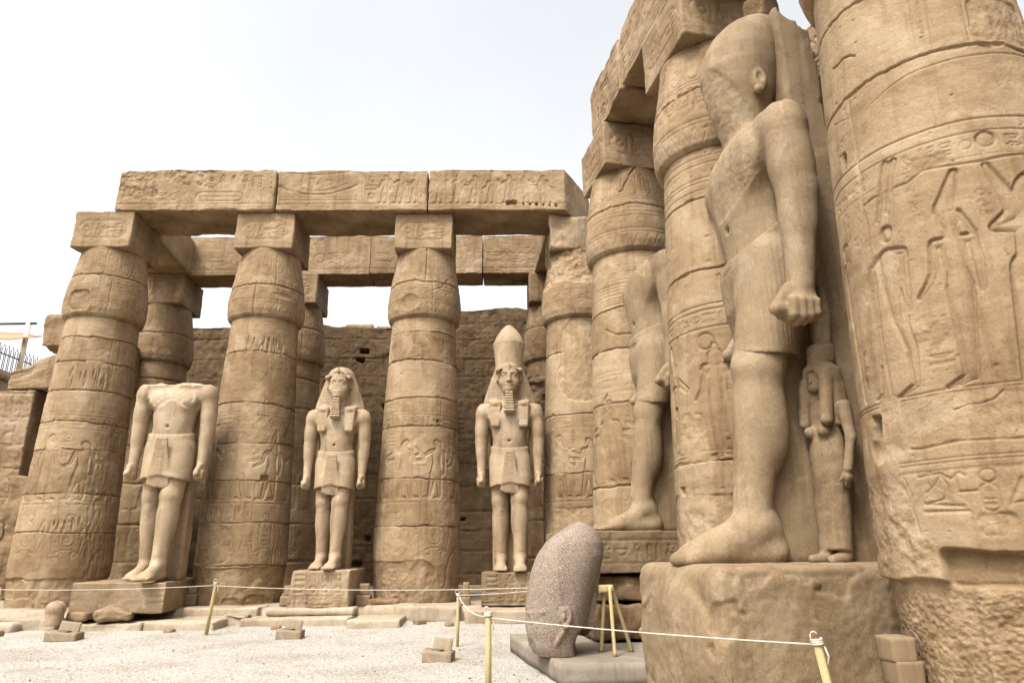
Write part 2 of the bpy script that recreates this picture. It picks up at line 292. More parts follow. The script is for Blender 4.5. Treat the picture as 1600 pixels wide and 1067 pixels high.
    def man(c, x, z, h, f=1, d=0.03, w=0.05, arm=0, crown=0):   # standing figure in profile, f=+1 faces right
        q = lambda a: [(x + f * p[0] * h, z + p[1] * h, x + f * p[2] * h, z + p[3] * h, p[4] * h, p[5] * h) for p in a]
        b = [(0, .86, .01, .87, .05, .05), (-.03, .84, -.05, .76, .05, .05), (0, .8, 0, .74, .028, .03), (-.1, .73, .1, .73, .03, .03), (0, .7, .0, .5, .085, .06), (0, .52, .01, .36, .075, .1),
             (-.03, .36, -.05, .03, .05, .026), (.06, .36, .12, .03, .05, .026), (-.05, .015, .03, .01, .018, .012), (.12, .015, .21, .01, .018, .012)]
        if arm == 0: b += [(-.12, .72, -.15, .55, .028, .024), (-.15, .55, -.12, .4, .024, .02), (.12, .72, .16, .56, .028, .024), (.16, .56, .27, .5, .024, .018)]
        elif arm == 1: b += [(-.12, .72, -.14, .55, .028, .024), (-.14, .55, -.12, .38, .024, .02), (.12, .72, .22, .64, .028, .024), (.22, .64, .32, .78, .024, .018)]
        else: b += [(.1, .72, .14, .58, .028, .024), (.14, .58, .3, .6, .024, .02), (-.1, .72, .02, .6, .026, .022), (.02, .6, .26, .7, .022, .018)]
        if crown == 1: b += [(0, .9, -.02, 1.0, .045, .04), (-.02, 1.0, -.03, 1.07, .03, .018)]
        elif crown == 2: b += [(-.02, .92, -.02, 1.15, .02, .026), (.03, .92, .03, 1.15, .02, .026)]
        elif crown == 3: b += [(0, .96, 0, .97, .055, .055)]
        c.fig(q(b), d, w)

def sample(cv, S, Z, arr):
    i = np.clip((S - cv.s0) / cv.res, 0, cv.ns - 1.001); j = np.clip((Z - cv.z0) / cv.res, 0, cv.nz - 1.001)
    i0 = i.astype(int); j0 = j.astype(int); fi = i - i0; fj = j - j0
    v = (arr[j0, i0] * (1 - fi) + arr[j0, i0 + 1] * fi) * (1 - fj) + (arr[j0 + 1, i0] * (1 - fi) + arr[j0 + 1, i0 + 1] * fi) * fj
    inside = (S >= cv.s0) & (S <= cv.S[-1]); return np.where(inside, v, 0)

# ------------------------------------------------------------------ turned body (column shaft or capital) with carving
def turned(name, parent, prof, cv, res, face, mat, seed, half=1.75, amp=0.008, sparse=26, tint=None):
    """prof: list of (z, r). face: world angle (atan2(y,x)) that s=0 looks at. s is arc length at radius 1."""
    pz = np.array([p[0] for p in prof], float); pr = np.array([p[1] for p in prof], float)
    nz = int((pz[-1] - pz[0]) / res) + 2; z = np.linspace(pz[0], pz[-1], nz)
    # smooth profile through the points
    r = np.interp(z, pz, pr); kk = max(1, int(0.05 / res)); ker = np.hanning(2 * kk + 1) + 1e-3; ker /= ker.sum(); r = np.convolve(np.pad(r, kk, mode='edge'), ker, 'valid')
    nd = int(2 * half / res); a = np.r_[np.linspace(-half, half, nd), np.linspace(half, 2 * np.pi - half, sparse + 2)[1:-1]]; na = len(a)
    A, Zg = np.meshgrid(a, z); Rg = np.repeat(r[:, None], na, 1)
    S = np.where(A > np.pi, A - 2 * np.pi, A)
    h = sample(cv, S, Zg, cv.h) if cv is not None else 0; t = sample(cv, S, Zg, cv.t) if cv is not None else 0
    ang = face + A
    P = np.stack([np.cos(ang) * Rg, np.sin(ang) * Rg, Zg], -1)
    n = amp * 1.6 * fbm(P, 1.3, 3, seed) + amp * 0.9 * fbm(P, 7.0, 4, seed + 2)
    Rr = Rg + h + n
    P = np.stack([np.cos(ang) * Rr, np.sin(ang) * Rr, Zg + 0.004 * fbm(P, 5, 2, seed + 3)], -1).reshape(-1, 3)
    idx = np.arange(nz * na).reshape(nz, na); nx = np.roll(idx, -1, 1)
    q = np.stack([idx[:-1], nx[:-1], nx[1:], idx[1:]], -1).reshape(-1, 4)
    V = np.r_[P, [[0, 0, z[0]], [0, 0, z[-1]]]]; b, tt = len(P), len(P) + 1
    f3 = np.r_[np.stack([nx[0], idx[0], np.full(na, b)], -1), np.stack([idx[-1], nx[-1], np.full(na, tt)], -1)]
    tb = 0.5 if tint is None else tint
    T = np.r_[(tb + t).ravel() if hasattr(t, 'ravel') else np.full(len(P), tb), [0.5, 0.5]]
    return mesh(name, V, [q, f3], mat, parent, tint=T)

# ------------------------------------------------------------------ dressed or broken stone block, local origin: centre of its base
def block(name, size, mat, parent=None, loc=(0, 0, 0), rz=0.0, step=0.06, chip=0.03, amp=0.006, seed=0, front=None, right=None, left=None, fres=None, warp=None, tint=0.5, big=0.0, smooth=True, nscale=1.0):
    sx, sy, sz = size
    st = [step, step, step]
    if front is not None and left is not None: st = [fres or step] * 3
    elif front is not None: st = [fres or step, step, fres or step]
    elif right is not None or left is not None: st = [step, fres or step, fres or step]
    n = [max(2, int(round(s / t))) for s, t in zip(size, st)]
    ax = [np.linspace(-s / 2, s / 2, k + 1) for s, k in zip(size, n)]
    I = -np.ones((n[0] + 1, n[1] + 1, n[2] + 1), np.int32); M = np.zeros(I.shape, bool)
    M[0] = M[-1] = True; M[:, 0] = M[:, -1] = True; M[:, :, 0] = M[:, :, -1] = True
    I[M] = np.arange(M.sum()); ijk = np.argwhere(M); P = np.stack([ax[d][ijk[:, d]] for d in range(3)], -1).astype(np.float32)
    def face(A, flip):
        q = np.stack([A[:-1, :-1], A[1:, :-1], A[1:, 1:], A[:-1, 1:]], -1).reshape(-1, 4); return q[:, ::-1] if flip else q
    F = np.concatenate([face(I[0], False)[:, ::-1], face(I[-1], False), face(I[:, 0], False), face(I[:, -1], True), face(I[:, :, 0], True), face(I[:, :, -1], False)])
    hv = np.array(size) / 2; W = P + np.array(loc, np.float32)
    nz = fbm(W, 1.7 / nscale, 4, seed); r = chip * np.clip(0.45 + 1.5 * nz, 0.12, 2.2); r = np.minimum(r, hv.min() * 0.8)
    q = np.clip(P, -hv + r[:, None], hv - r[:, None]); d = P - q; L = np.linalg.norm(d, axis=1, keepdims=True)
    dirn = d / np.maximum(L, 1e-6); Pn = q + dirn * np.minimum(L, r[:, None])
    disp = amp * (fbm(W, 3.0 / nscale, 4, seed + 1) * 1.5 + 0.6 * fbm(W, 14 / nscale, 3, seed + 2))
    if big: disp = disp + big * np.minimum(0, fbm(W, 1.1 / nscale, 3, seed + 4) + 0.05)
    T = np.full(len(P), tint, np.float32)
    if front is not None:
        m = ijk[:, 1] == 0; s = sample(front, P[m, 0], P[m, 2] + sz / 2, front.h); Pn[m, 1] -= s * np.clip(1 - (L[m, 0] > r[m] * 1.2), 0, 1); T[m] += sample(front, P[m, 0], P[m, 2] + sz / 2, front.t)
    if right is not None:
        m = ijk[:, 0] == n[0]; Pn[m, 0] += sample(right, P[m, 1], P[m, 2] + sz / 2, right.h); T[m] += sample(right, P[m, 1], P[m, 2] + sz / 2, right.t)
    if left is not None:
        m = ijk[:, 0] == 0; Pn[m, 0] -= sample(left, -P[m, 1], P[m, 2] + sz / 2, left.h); T[m] += sample(left, -P[m, 1], P[m, 2] + sz / 2, left.t)
    Pn = Pn + dirn * disp[:, None]
    Pn[:, 2] += sz / 2
    if warp: Pn = warp(Pn)
    return mesh(name, Pn, [F], mat, parent, loc, rz, smooth, T)
# ------------------------------------------------------------------ solid modelling on a grid (one continuous skin), then surface nets
class Solid:
    def __init__(c, lo, hi, vox):
        c.lo = np.array(lo, np.float32); c.v = vox; n = np.ceil((np.array(hi) - c.lo) / vox).astype(int) + 1
        c.ax = [(c.lo[i] + np.arange(n[i]) * vox).astype(np.float32) for i in range(3)]; c.D = np.full(n, 1.0, np.float32)
    def box(c, lo, hi):
        s = []
        for i in range(3):
            a = max(0, int((lo[i] - c.lo[i]) / c.v)); b = min(len(c.ax[i]), int((hi[i] - c.lo[i]) / c.v) + 2)
            if a >= b: return None
            s.append(slice(a, b))
        return tuple(s), c.ax[0][s[0]][:, None, None], c.ax[1][s[1]][None, :, None], c.ax[2][s[2]][None, None, :]
    def put(c, k, d, sm, op):
        o = c.D[k]
        if op == '+':
            if sm <= 0: c.D[k] = np.minimum(o, d)
            else: h = np.maximum(sm - np.abs(o - d), 0) / sm; c.D[k] = np.minimum(o, d) - h * h * sm * 0.25
        else:
            d = -d
            if sm <= 0: c.D[k] = np.maximum(o, d)
            else: h = np.maximum(sm - np.abs(o - d), 0) / sm; c.D[k] = np.maximum(o, d) + h * h * sm * 0.25
    def cap(c, a, b, ra, rb, sm=0.05, op='+', sc=(1, 1, 1)):
        a, b, sc = np.array(a, float), np.array(b, float), np.array(sc, float); m = max(ra, rb) * max(sc.max(), 1) + sm + 2 * c.v
        q = c.box(np.minimum(a, b) - m, np.maximum(a, b) + m)
        if q is None: return
        k, X, Y, Z = q; A, B = a / sc, b / sc; d = B - A; L = float(d @ d) + 1e-9
        px, py, pz = X / sc[0] - A[0], Y / sc[1] - A[1], Z / sc[2] - A[2]
        t = np.clip((px * d[0] + py * d[1] + pz * d[2]) / L, 0, 1)
        D = np.sqrt((px - t * d[0]) ** 2 + (py - t * d[1]) ** 2 + (pz - t * d[2]) ** 2) - (ra + (rb - ra) * t)
        c.put(k, (D * sc.min()).astype(np.float32), sm, op)
    def ell(c, p, r, sm=0.05, op='+', rot=0.0, tilt=0.0):
        p, r = np.array(p, float), np.array(r, float); m = r.max() + sm + 2 * c.v; q = c.box(p - m, p + m)
        if q is None: return
        k, X, Y, Z = q; x, y, z = X - p[0], Y - p[1], Z - p[2]
        if rot: cr, sr = math.cos(rot), math.sin(rot); x, z = x * cr + z * sr, -x * sr + z * cr       # about Y
        if tilt: cr, sr = math.cos(tilt), math.sin(tilt); y, z = y * cr + z * sr, -y * sr + z * cr     # about X
        k0 = np.sqrt((x / r[0]) ** 2 + (y / r[1]) ** 2 + (z / r[2]) ** 2); k1 = np.sqrt((x / r[0] ** 2) ** 2 + (y / r[1] ** 2) ** 2 + (z / r[2] ** 2) ** 2) + 1e-6
        c.put(k, np.maximum(k0 * (k0 - 1) / k1, -r.min()).astype(np.float32), sm, op)
    def rbox(c, p, h, r=0.02, sm=0.02, op='+', rx=0.0, taper=0.0, ry=0.0, rz=0.0):
        p, h = np.array(p, float), np.array(h, float); m = np.linalg.norm(h) * 1.2 + sm + 2 * c.v; q = c.box(p - m, p + m)
        if q is None: return
        k, X, Y, Z = q; x, y, z = X - p[0] + 0 * Y + 0 * Z, Y - p[1] + 0 * X + 0 * Z, Z - p[2] + 0 * X + 0 * Y
        if rz: cr, sr = math.cos(rz), math.sin(rz); x, y = x * cr + y * sr, -x * sr + y * cr
        if rx: cr, sr = math.cos(rx), math.sin(rx); y, z = y * cr + z * sr, -y * sr + z * cr
        if ry: cr, sr = math.cos(ry), math.sin(ry); x, z = x * cr + z * sr, -x * sr + z * cr
        hx = h[0] * (1 + taper * z / h[2])
        qx, qy, qz = np.abs(x) - hx + r, np.abs(y) - h[1] + r, np.abs(z) - h[2] + r
        D = np.sqrt(np.maximum(qx, 0) ** 2 + np.maximum(qy, 0) ** 2 + np.maximum(qz, 0) ** 2) + np.minimum(np.maximum(np.maximum(qx, qy), qz), 0) - r
        c.put(k, D.astype(np.float32), sm, op)
    def loft(c, tab, sm=0.04, op='+', e=2.0, hem=None, flute=None):
        t = np.array(tab, float); m = 0.08 + sm
        q = c.box((np.min(t[:, 1] - t[:, 3]) - m, np.min(t[:, 2] - t[:, 4]) - m, t[0, 0] - m), (np.max(t[:, 1] + t[:, 3]) + m, np.max(t[:, 2] + t[:, 4]) + m, t[-1, 0] + m))
        if q is None: return
        k, X, Y, Z = q; zz = Z.ravel(); g = [np.interp(zz, t[:, 0], t[:, i]) for i in (1, 2, 3, 4)]
        w = max(1, int(0.04 / c.v)); ker = np.hanning(2 * w + 3)[1:-1]; ker /= ker.sum()
        g = [np.convolve(np.pad(a, w, mode='edge'), ker, 'valid').reshape(1, 1, -1) for a in g]
        ux, uy = (X - g[0]) / g[2], (Y - g[1]) / g[3]
        D = ((np.abs(ux) ** e + np.abs(uy) ** e) ** (1 / e) - 1) * np.minimum(g[2], g[3])
        if flute: D = D + flute(X, Y, Z)
        D = np.maximum(D, np.maximum(t[0, 0] - Z, Z - t[-1, 0]))
        if hem: D = np.maximum(D, hem(X, Y, Z))
        c.put(k, D.astype(np.float32), sm, op)
    def cut(c, fn, sm=0.0):
        X, Y, Z = c.ax[0][:, None, None], c.ax[1][None, :, None], c.ax[2][None, None, :]
        d = fn(X, Y, Z); c.D = np.maximum(c.D, d).astype(np.float32)
    def nets(c):
        D = c.D.copy(); D[0] = D[-1] = 1; D[:, 0] = D[:, -1] = 1; D[:, :, 0] = D[:, :, -1] = 1
        S = D < 0; n = D.shape
        cnt = np.zeros((n[0] - 1, n[1] - 1, n[2] - 1), np.int8)
        for i in (0, 1):
            for j in (0, 1):
                for k in (0, 1): cnt += S[i:n[0] - 1 + i, j:n[1] - 1 + j, k:n[2] - 1 + k]
        act = np.argwhere((cnt > 0) & (cnt < 8)); idx = -np.ones(cnt.shape, np.int32); idx[tuple(act.T)] = np.arange(len(act))
        acc = np.zeros((len(act), 3), np.float32); num = np.zeros(len(act), np.float32)
        cor = [(i, j, k) for i in (0, 1) for j in (0, 1) for k in (0, 1)]
        val = {q: D[act[:, 0] + q[0], act[:, 1] + q[1], act[:, 2] + q[2]] for q in cor}
        for a in cor:
            for d in range(3):
                if a[d]: continue
                b = list(a); b[d] = 1; b = tuple(b); va, vb = val[a], val[b]; m = (va < 0) != (vb < 0)
                t = np.where(m, va / np.where(m, va - vb, 1), 0)
                for e in range(3): acc[:, e] += m * (a[e] + (t if e == d else 0))
                num += m
        V = c.lo + (act + acc / num[:, None]) * c.v
        Fs = []
        for d in range(3):
            e, f = (d + 1) % 3, (d + 2) % 3
            sl0 = [slice(None)] * 3; sl1 = [slice(None)] * 3; sl0[d] = slice(0, n[d] - 1); sl1[d] = slice(1, n[d])
            A, B = S[tuple(sl0)], S[tuple(sl1)]
            for sgn, M in ((1, A & ~B), (-1, B & ~A)):
                w = np.argwhere(M); w = w[(w[:, e] > 0) & (w[:, f] > 0) & (w[:, e] < n[e] - 1) & (w[:, f] < n[f] - 1)]
                if not len(w): continue
                qs = []
                for de, df in ((-1, -1), (0, -1), (0, 0), (-1, 0)):
                    u = w.copy(); u[:, e] += de; u[:, f] += df; qs.append(idx[u[:, 0], u[:, 1], u[:, 2]])
                q = np.stack(qs, -1); Fs.append(q if sgn > 0 else q[:, ::-1])
        F = np.concatenate(Fs); F = F[(F >= 0).all(1)]
        return V.astype(np.float32), F
def vnormals(V, F):
    n = np.zeros_like(V); a = np.cross(V[F[:, 2]] - V[F[:, 0]], V[F[:, 3]] - V[F[:, 1]])
    for i in range(4): np.add.at(n, F[:, i], a)
    return n / np.maximum(np.linalg.norm(n, axis=1, keepdims=True), 1e-9)
def skin(name, sol, mat, parent, scale=1.0, seed=0, amp=0.006, tint=0.5, edit=None):
    V, F = sol.nets(); n = vnormals(V, F); T = np.full(len(V), tint, np.float32)
    V = V + n * (amp * (fbm(V, 2.2, 3, seed) * 1.3 + 0.5 * fbm(V, 12, 3, seed + 1)))[:, None]
    if edit: V, T = edit(V, n, T)
    return mesh(name, V * scale, [F], mat, parent, tint=T)

# ------------------------------------------------------------------ royal statue, in units of a 4.7 m king facing -Y, left leg forward
def fist(s, x, y, z, side, k=1.0):
    """closed hand at the end of a hanging arm; side=+1: the statue's left hand (towards +X)"""
    o = side
    s.ell((x, y, z + .03 * k), (.085 * k, .125 * k, .125 * k), .03)
    for i, yy in enumerate((-.085, -.028, .03, .083)):      # index to little finger
        r = (.036, .037, .035, .030)[i] * k; L = (.0, .01, .0, -.015)[i] * k; Y = y + yy * k
        s.cap((x + o * .065 * k, Y, z - .0 * k), (x + o * .05 * k, Y, z - .10 * k - L), r, r * .97, .012)
        s.cap((x + o * .05 * k, Y, z - .10 * k - L), (x - o * .045 * k, Y, z - .115 * k - L), r, r * .92, .012)
        s.cap((x - o * .045 * k, Y, z - .115 * k - L), (x - o * .06 * k, Y, z - .04 * k), r * .9, r * .8, .012)
    s.cap((x + o * .01 * k, y - .085 * k, z + .10 * k), (x - o * .01 * k, y - .155 * k, z + .0 * k), .05 * k, .043 * k, .025)   # thumb along the front
    s.cap((x - o * .01 * k, y - .155 * k, z + .0 * k), (x - o * .03 * k, y - .145 * k, z - .085 * k), .043 * k, .034 * k, .02)
    s.cap((x + o * .0 * k, y - .1 * k, z - .045 * k), (x + o * .0 * k, y - .185 * k, z - .045 * k), .052 * k, .052 * k, .01)   # end of the held roll
def foot(s, x, y, k=1.0):
    """ankle at (x, y, .28); sole on z=0, toes towards -Y"""
    s.cap((x, y, .30), (x, y + .07, .10), .115, .12, .05)
    s.cap((x, y + .02, .26), (x, y - .42, .075), .115, .085, .06, sc=(1.05, 1, 1))
    s.cap((x, y + (.10 if k else .02), .09), (x, y - .40, .06), .115, .11, .05)
    s.ell((x, y - .42, .06), (.15, .15, .085), .05)
    for i in range(5):                                                                    # big toe first, on the inner side
        tx = x + (-.105 + i * .052) * (1 if x > 0 else -1); L = (.15, .155, .15, .13, .10)[i]; rr = (.043, .033, .031, .029, .028)[i]
        s.cap((tx, y - .46, .055), (tx, y - .50 - L, .036), rr * 1.05, rr, .012)
def limbs(s, vox, lk=1.0, ak=1.0, dz=.08, prof=False):
    # left leg (+x) forward, right leg back
    lead = (-.25, -.43) if prof else (-.20, -.36); lx = .2 if prof else .212
    for x, hip, knee, ank in ((.2, (.2, 0, 2.35), (lx, lead[0], 1.5), (lx, lead[1], .3)), (-.2, (-.2, .02, 2.35), (-lx, .02, 1.5), (-lx, .10, .3))):
        s.cap(hip, knee, .25 * (lk * .5 + .5), .175 * lk, .05); s.cap(knee, ank, .165 * lk, .115 * lk, .06)
        mid = [knee[i] * .62 + ank[i] * .38 for i in range(3)]
        s.ell((mid[0], mid[1] + .055, mid[2] + .03), (.165 * lk, .17 * lk, .42), .08)
        s.ell((knee[0], knee[1] - .115, knee[2] + .03), (.105, .085, .125), .05); s.ell((knee[0], knee[1] - .10, knee[2] - .16), (.06, .05, .09), .05)
        s.cap((knee[0] - .01, knee[1] - .125, knee[2] - .2), (ank[0], ank[1] - .075, ank[2] + .15), .05, .045, .06)   # shin
        for sx in (-1, 1):
            s.cap((knee[0] + sx * .125, knee[1] + .0, knee[2] - .1), (ank[0] + sx * .075, ank[1] + .0, ank[2] + .3), .042, .03, .05)   # long muscle
            s.ell((ank[0] + sx * .1, ank[1] + .01, ank[2] - .02), (.04, .05, .06), .04)
        s.cap((ank[0], ank[1] + .09, ank[2] + .3), (ank[0], ank[1] + .11, ank[2] - .12), .05, .06, .05)                # tendon
        foot(s, ank[0], ank[1] + (.06 if prof else 0), .0 if lk > 1.1 and prof else 1.0)
        if lk > 1.1 and prof: s.cap((ank[0], ank[1] - .03, .25), (ank[0], ank[1] - .50, .06), .13, .095, .10)
    # torso
    s.loft([(2.2, 0, .01, .40, .28), (2.5, 0, .01, .41, .28), (2.7, 0, .01, .405, .26), (2.88, 0, 0, .385, .245), (3.1, 0, 0, .42, .265), (3.35, 0, 0, .51, .285), (3.52, 0, .01, .55, .27), (3.66, 0, .03, .46, .23), (3.76, 0, .04, .30, .19)], .05)
    for x in (-1, 1):
        if not prof: s.ell((x * .22, -.205, 3.36), (.25, .09, .18), .1); s.ell((x * .24, -.295, 3.30), (.022, .02, .022), .02)
        else: s.ell((x * .2, -.19, 3.36), (.30, .09, .30), .14)
        s.cap((x * .25, .03, 3.66), (x * .58, .02, 3.58), .13, .17, .12)
        s.cap((x * .1, -.2, 3.66), (x * .5, -.12, 3.67), .03, .035, .05)
        s.ell((x * .60, .01, 3.5), (.19, .2, .22), .08)
        if True:
            fo = .16 if (x < 0 and prof) else 0.0
            s.cap((x * .635, .01, 3.46), (x * .66, .03 + fo, 2.86), .155 * ak, .13 * ak, .05); s.ell((x * .655, .0 + fo * .6, 3.12), (.138 * ak, .155 * ak, .30), .1)
            s.ell((x * .665, fo, 2.66), (.118 * ak, .135 * ak, .25), .1)
            s.cap((x * .66, .03 + fo, 2.86), (x * .65, -.05 + fo, 2.2 - dz), .13 * ak, .095 * ak, .06)
            s.cap((x * .56, .1, 3.3), (x * .5, .16, 2.3), .1, .08, .03, sc=(1, .6, 1))     # stone web behind the arm
            fist(s, x * .65, -.07 + fo, 2.05 - dz, x, 1.08)
    s.ell((0, -.15, 2.95), (.28, .14, .36), .12)
    s.ell((0, -.275, 2.83), (.03, .05, .03), .03, '-')
def head(s, nose=True):
    s.cap((0, .02, 3.6), (0, -.03, 4.05), .2, .185, .05)
    s.loft([(3.93, 0, -.20, .10, .11), (3.98, 0, -.19, .15, .17), (4.08, 0, -.16, .20, .22), (4.2, 0, -.13, .245, .255), (4.34, 0, -.11, .265, .275), (4.5, 0, -.09, .27, .29), (4.62, 0, -.07, .25, .28), (4.72, 0, -.05, .18, .2)], .04)
    s.ell((0, -.33, 4.03), (.085, .07, .06), .04)                                       # chin
    for x in (-1, 1):
        s.ell((x * .135, -.265, 4.2), (.085, .07, .085), .06)                            # cheek
        s.ell((x * .115, -.372, 4.365), (.072, .04, .036), .025, '-')                      # socket
        s.ell((x * .115, -.315, 4.362), (.06, .055, .028), .006)                          # eyeball
        s.cap((x * .055, -.372, 4.385), (x * .175, -.335, 4.392), .011, .011, .006); s.cap((x * .06, -.362, 4.338), (x * .17, -.325, 4.342), .009, .009, .006)
        s.cap((x * .05, -.385, 4.43), (x * .19, -.335, 4.43), .018, .014, .02)           # brow
        s.ell((x * .285, -.10, 4.33), (.035, .06, .115), .015); s.ell((x * .315, -.12, 4.345), (.025, .032, .06), .01, '-')
        if nose: s.ell((x * .042, -.395, 4.215), (.032, .038, .026), .015)
    if nose: s.cap((0, -.375, 4.40), (0, -.425, 4.225), .026, .036, .03)
    s.ell((0, -.372, 4.128), (.088, .035, .019), .008); s.ell((0, -.368, 4.085), (.075, .035, .02), .008)
    s.cap((-.095, -.362, 4.105), (.095, -.362, 4.105), .006, .006, .008, '-')
def beard(parent, mat, scale, vox=.016):
    s = Solid((-.25, -.62, 3.35), (.25, -.15, 4.12), vox)
    s.rbox((0, -.375, 3.71), (.105, .075, .25), .015, 0, rx=-.10, taper=-.22)
    s.rbox((0, -.31, 3.95), (.08, .06, .04), .02, .02)
    s.cut(lambda X, Y, Z: np.where((np.mod(Z, .06) < .012) & (Y < -.36), .004, -1.))
    return skin('false_beard', s, mat, parent, scale, 5, .003)
def nemes(parent, mat, scale, vox=.018, crown=False):
    s = Solid((-.75, -.5, 3.1), (.75, .5, 5.0), vox)
    s.loft([(4.3, 0, .02, .30, .30), (4.5, 0, .0, .325, .32), (4.64, 0, .01, .315, .30), (4.74, 0, .02, .26, .25), (4.80, 0, .03, .16, .16)], .02)
    s.rbox((0, -.1, 4.49), (.318, .27, .05), .03, .01)                                   # brow band
    # side wings: broad flat cloth from temples to shoulders
    s.loft([(3.66, 0, .11, .61, .13), (3.72, 0, .10, .63, .14), (3.9, 0, .09, .585, .15), (4.15, 0, .07, .505, .155), (4.38, 0, .05, .425, .16), (4.55, 0, .03, .35, .2), (4.66, 0, .03, .31, .2)], .02, e=3.0)
    for x in (-1, 1):                                                                     # lappets on the chest
        s.rbox((x * .325, -.25, 3.46), (.125, .05, .32), .045, .02, rx=-.10, taper=.16)
        s.cap((x * .36, .0, 3.78), (x * .33, -.22, 3.70), .12, .1, .04, sc=(1.1, 1, .6))
    s.loft([(3.2, 0, .05, .44, .36), (3.70, 0, -.02, .20, .26)], 0, '-') if False else None
    # opening for face, throat and ears
    s.ell((0, -.36, 4.28), (.285, .36, .30), .02, '-'); s.cap((0, -.36, 4.2), (0, -.36, 3.7), .24, .19, .02, '-', sc=(1, 1.2, 1))
    if not crown:
        s.cap((0, -.345, 4.56), (0, -.36, 4.70), .03, .035, .02); s.ell((0, -.37, 4.64), (.05, .03, .045), .01)
        for x in (-1, 1): s.cap((x * .03, -.35, 4.60), (x * .1, -.335, 4.63), .014, .016, .01); s.cap((x * .1, -.335, 4.63), (x * .12, -.33, 4.585), .016, .012, .01)
    else:
        s.cap((0, -.36, 4.5), (0, -.37, 4.62), .032, .036, .015)
        for x in (-1, 1): s.cap((x * .03, -.36, 4.56), (x * .09, -.345, 4.575), .018, .015, .01)
    def ed(V, n, T):
        m = (np.abs(V[:, 0]) > .2) | (V[:, 2] > 4.6); g = np.sin(V[:, 2] * 2 * np.pi / .075)
        return V - n * (m * .0035 * (g > .4))[:, None], T
    return skin('nemes_headcloth', s, mat, parent, scale, 9, .003, edit=ed)
def kilt(parent, mat, scale, vox=.02, pleat=0.0, dip=.06, apron=True, seed=3, hz=1.80, tight=False, lk=1.0):
    s = Solid((-.75, -.75, 1.45), (.75, .6, 2.95), vox)
    hem = lambda X, Y, Z: (hz + .10 * np.clip(1 - (np.abs(X) - .0) / .42, 0, 1) * (Y < .1)) - Z
    fl = None
    bz = lambda Y: 2.74 - dip * np.clip(-Y / .3, 0, 1)
    if tight:
        s.loft([(1.95, .0, .02, .36, .22), (2.1, .0, .0, .42, .29), (2.4, .005, 0, .445, .315), (2.6, 0, .005, .43, .295), (2.9, 0, .01, .41, .275)], 0, hem=lambda X, Y, Z: np.maximum(hem(X, Y, Z), Z - bz(Y)), e=2.3, flute=fl)
        s.cap((.2, -.0, 2.4), (.205, -.215, 1.5), .295, .20 * lk, .12); s.cap((-.2, .02, 2.4), (-.205, .02, 1.5), .27, .178 * lk, .12); s.cap((.1, .05, 2.3), (.14, -.06, 1.55), .27, .17, .10)
    else:
        s.loft([(1.62, .025, -.05, .47, .40), (2.1, .015, -.02, .465, .375), (2.4, .005, 0, .455, .325), (2.6, 0, .005, .435, .295), (2.9, 0, .01, .41, .275)], 0, hem=lambda X, Y, Z: np.maximum(hem(X, Y, Z), Z - bz(Y)), e=2.3, flute=fl)
        s.cap((.2, -.02, 2.4), (.215, -.25, 1.6), .27, .225, .06); s.cap((-.2, .02, 2.4), (-.21, .0, 1.6), .27, .225, .06)
    s.cut(lambda X, Y, Z: np.maximum(hem(X, Y, Z), Z - bz(Y)))
    # belt ring
    bo = .012 if tight else 0
    s.loft([(2.45, 0, .006, .457 + bo, .317 + bo), (2.8, 0, .01, .432 + bo, .292 + bo)], 0, hem=lambda X, Y, Z: np.maximum(bz(Y) - .115 - Z, Z - bz(Y) - .005), e=2.3)
    if apron:
        s.rbox((0, -.385, 2.08), (.17, .03, .52), .02, .07, rx=.10, taper=-.38)
        s.cut(lambda X, Y, Z: np.where((Y < -.25) & (np.abs(X) < .26), 1.63 + .05 * np.abs(np.mod(X * 6, 1) - .5) + .12 * np.clip((-X) * 2.2, 0, 1) - Z, -1.))
    def ed(V, n, T):
        d = np.zeros(len(V)); f = V[:, 1] < -.2
        if pleat:
            u = np.where(V[:, 0] > 0, np.arctan2(V[:, 1], V[:, 0] - .1), np.arctan2(V[:, 1], V[:, 0] + .1)); w = (V[:, 2] < bz(V[:, 1]) - .13) * sstep(hz, hz + .15, V[:, 2])
            d += pleat * w * (np.sin(u * 62 + V[:, 2] * 2) > .35)
        if apron:
            for k, zz in enumerate(np.linspace(2.05, 2.5, 7)):
                d += f * (np.abs(V[:, 0]) < .05 - .02 * (k % 2)) * (np.abs(V[:, 2] - zz) < .014) * .006
            d += f * (np.abs(np.abs(V[:, 0]) - .08) < .012) * (V[:, 2] > 2.0) * (V[:, 2] < 2.55) * .005
        return V - n * d[:, None], T
    return skin('kilt', s, mat, parent, scale, seed, .003, edit=ed)
def white_crown(s, z0=4.5, top=6.14, r=.40, lean=0.0):
    h = top - z0; s.loft([(z0 + h * a, 0, .03 + lean * a, r * b, r * b * 1.05) for a, b in ((0, .84), (.15, .93), (.35, 1.0), (.5, .98), (.65, .86), (.8, .64), (.9, .43), (.96, .28), (1, .15))], .03)
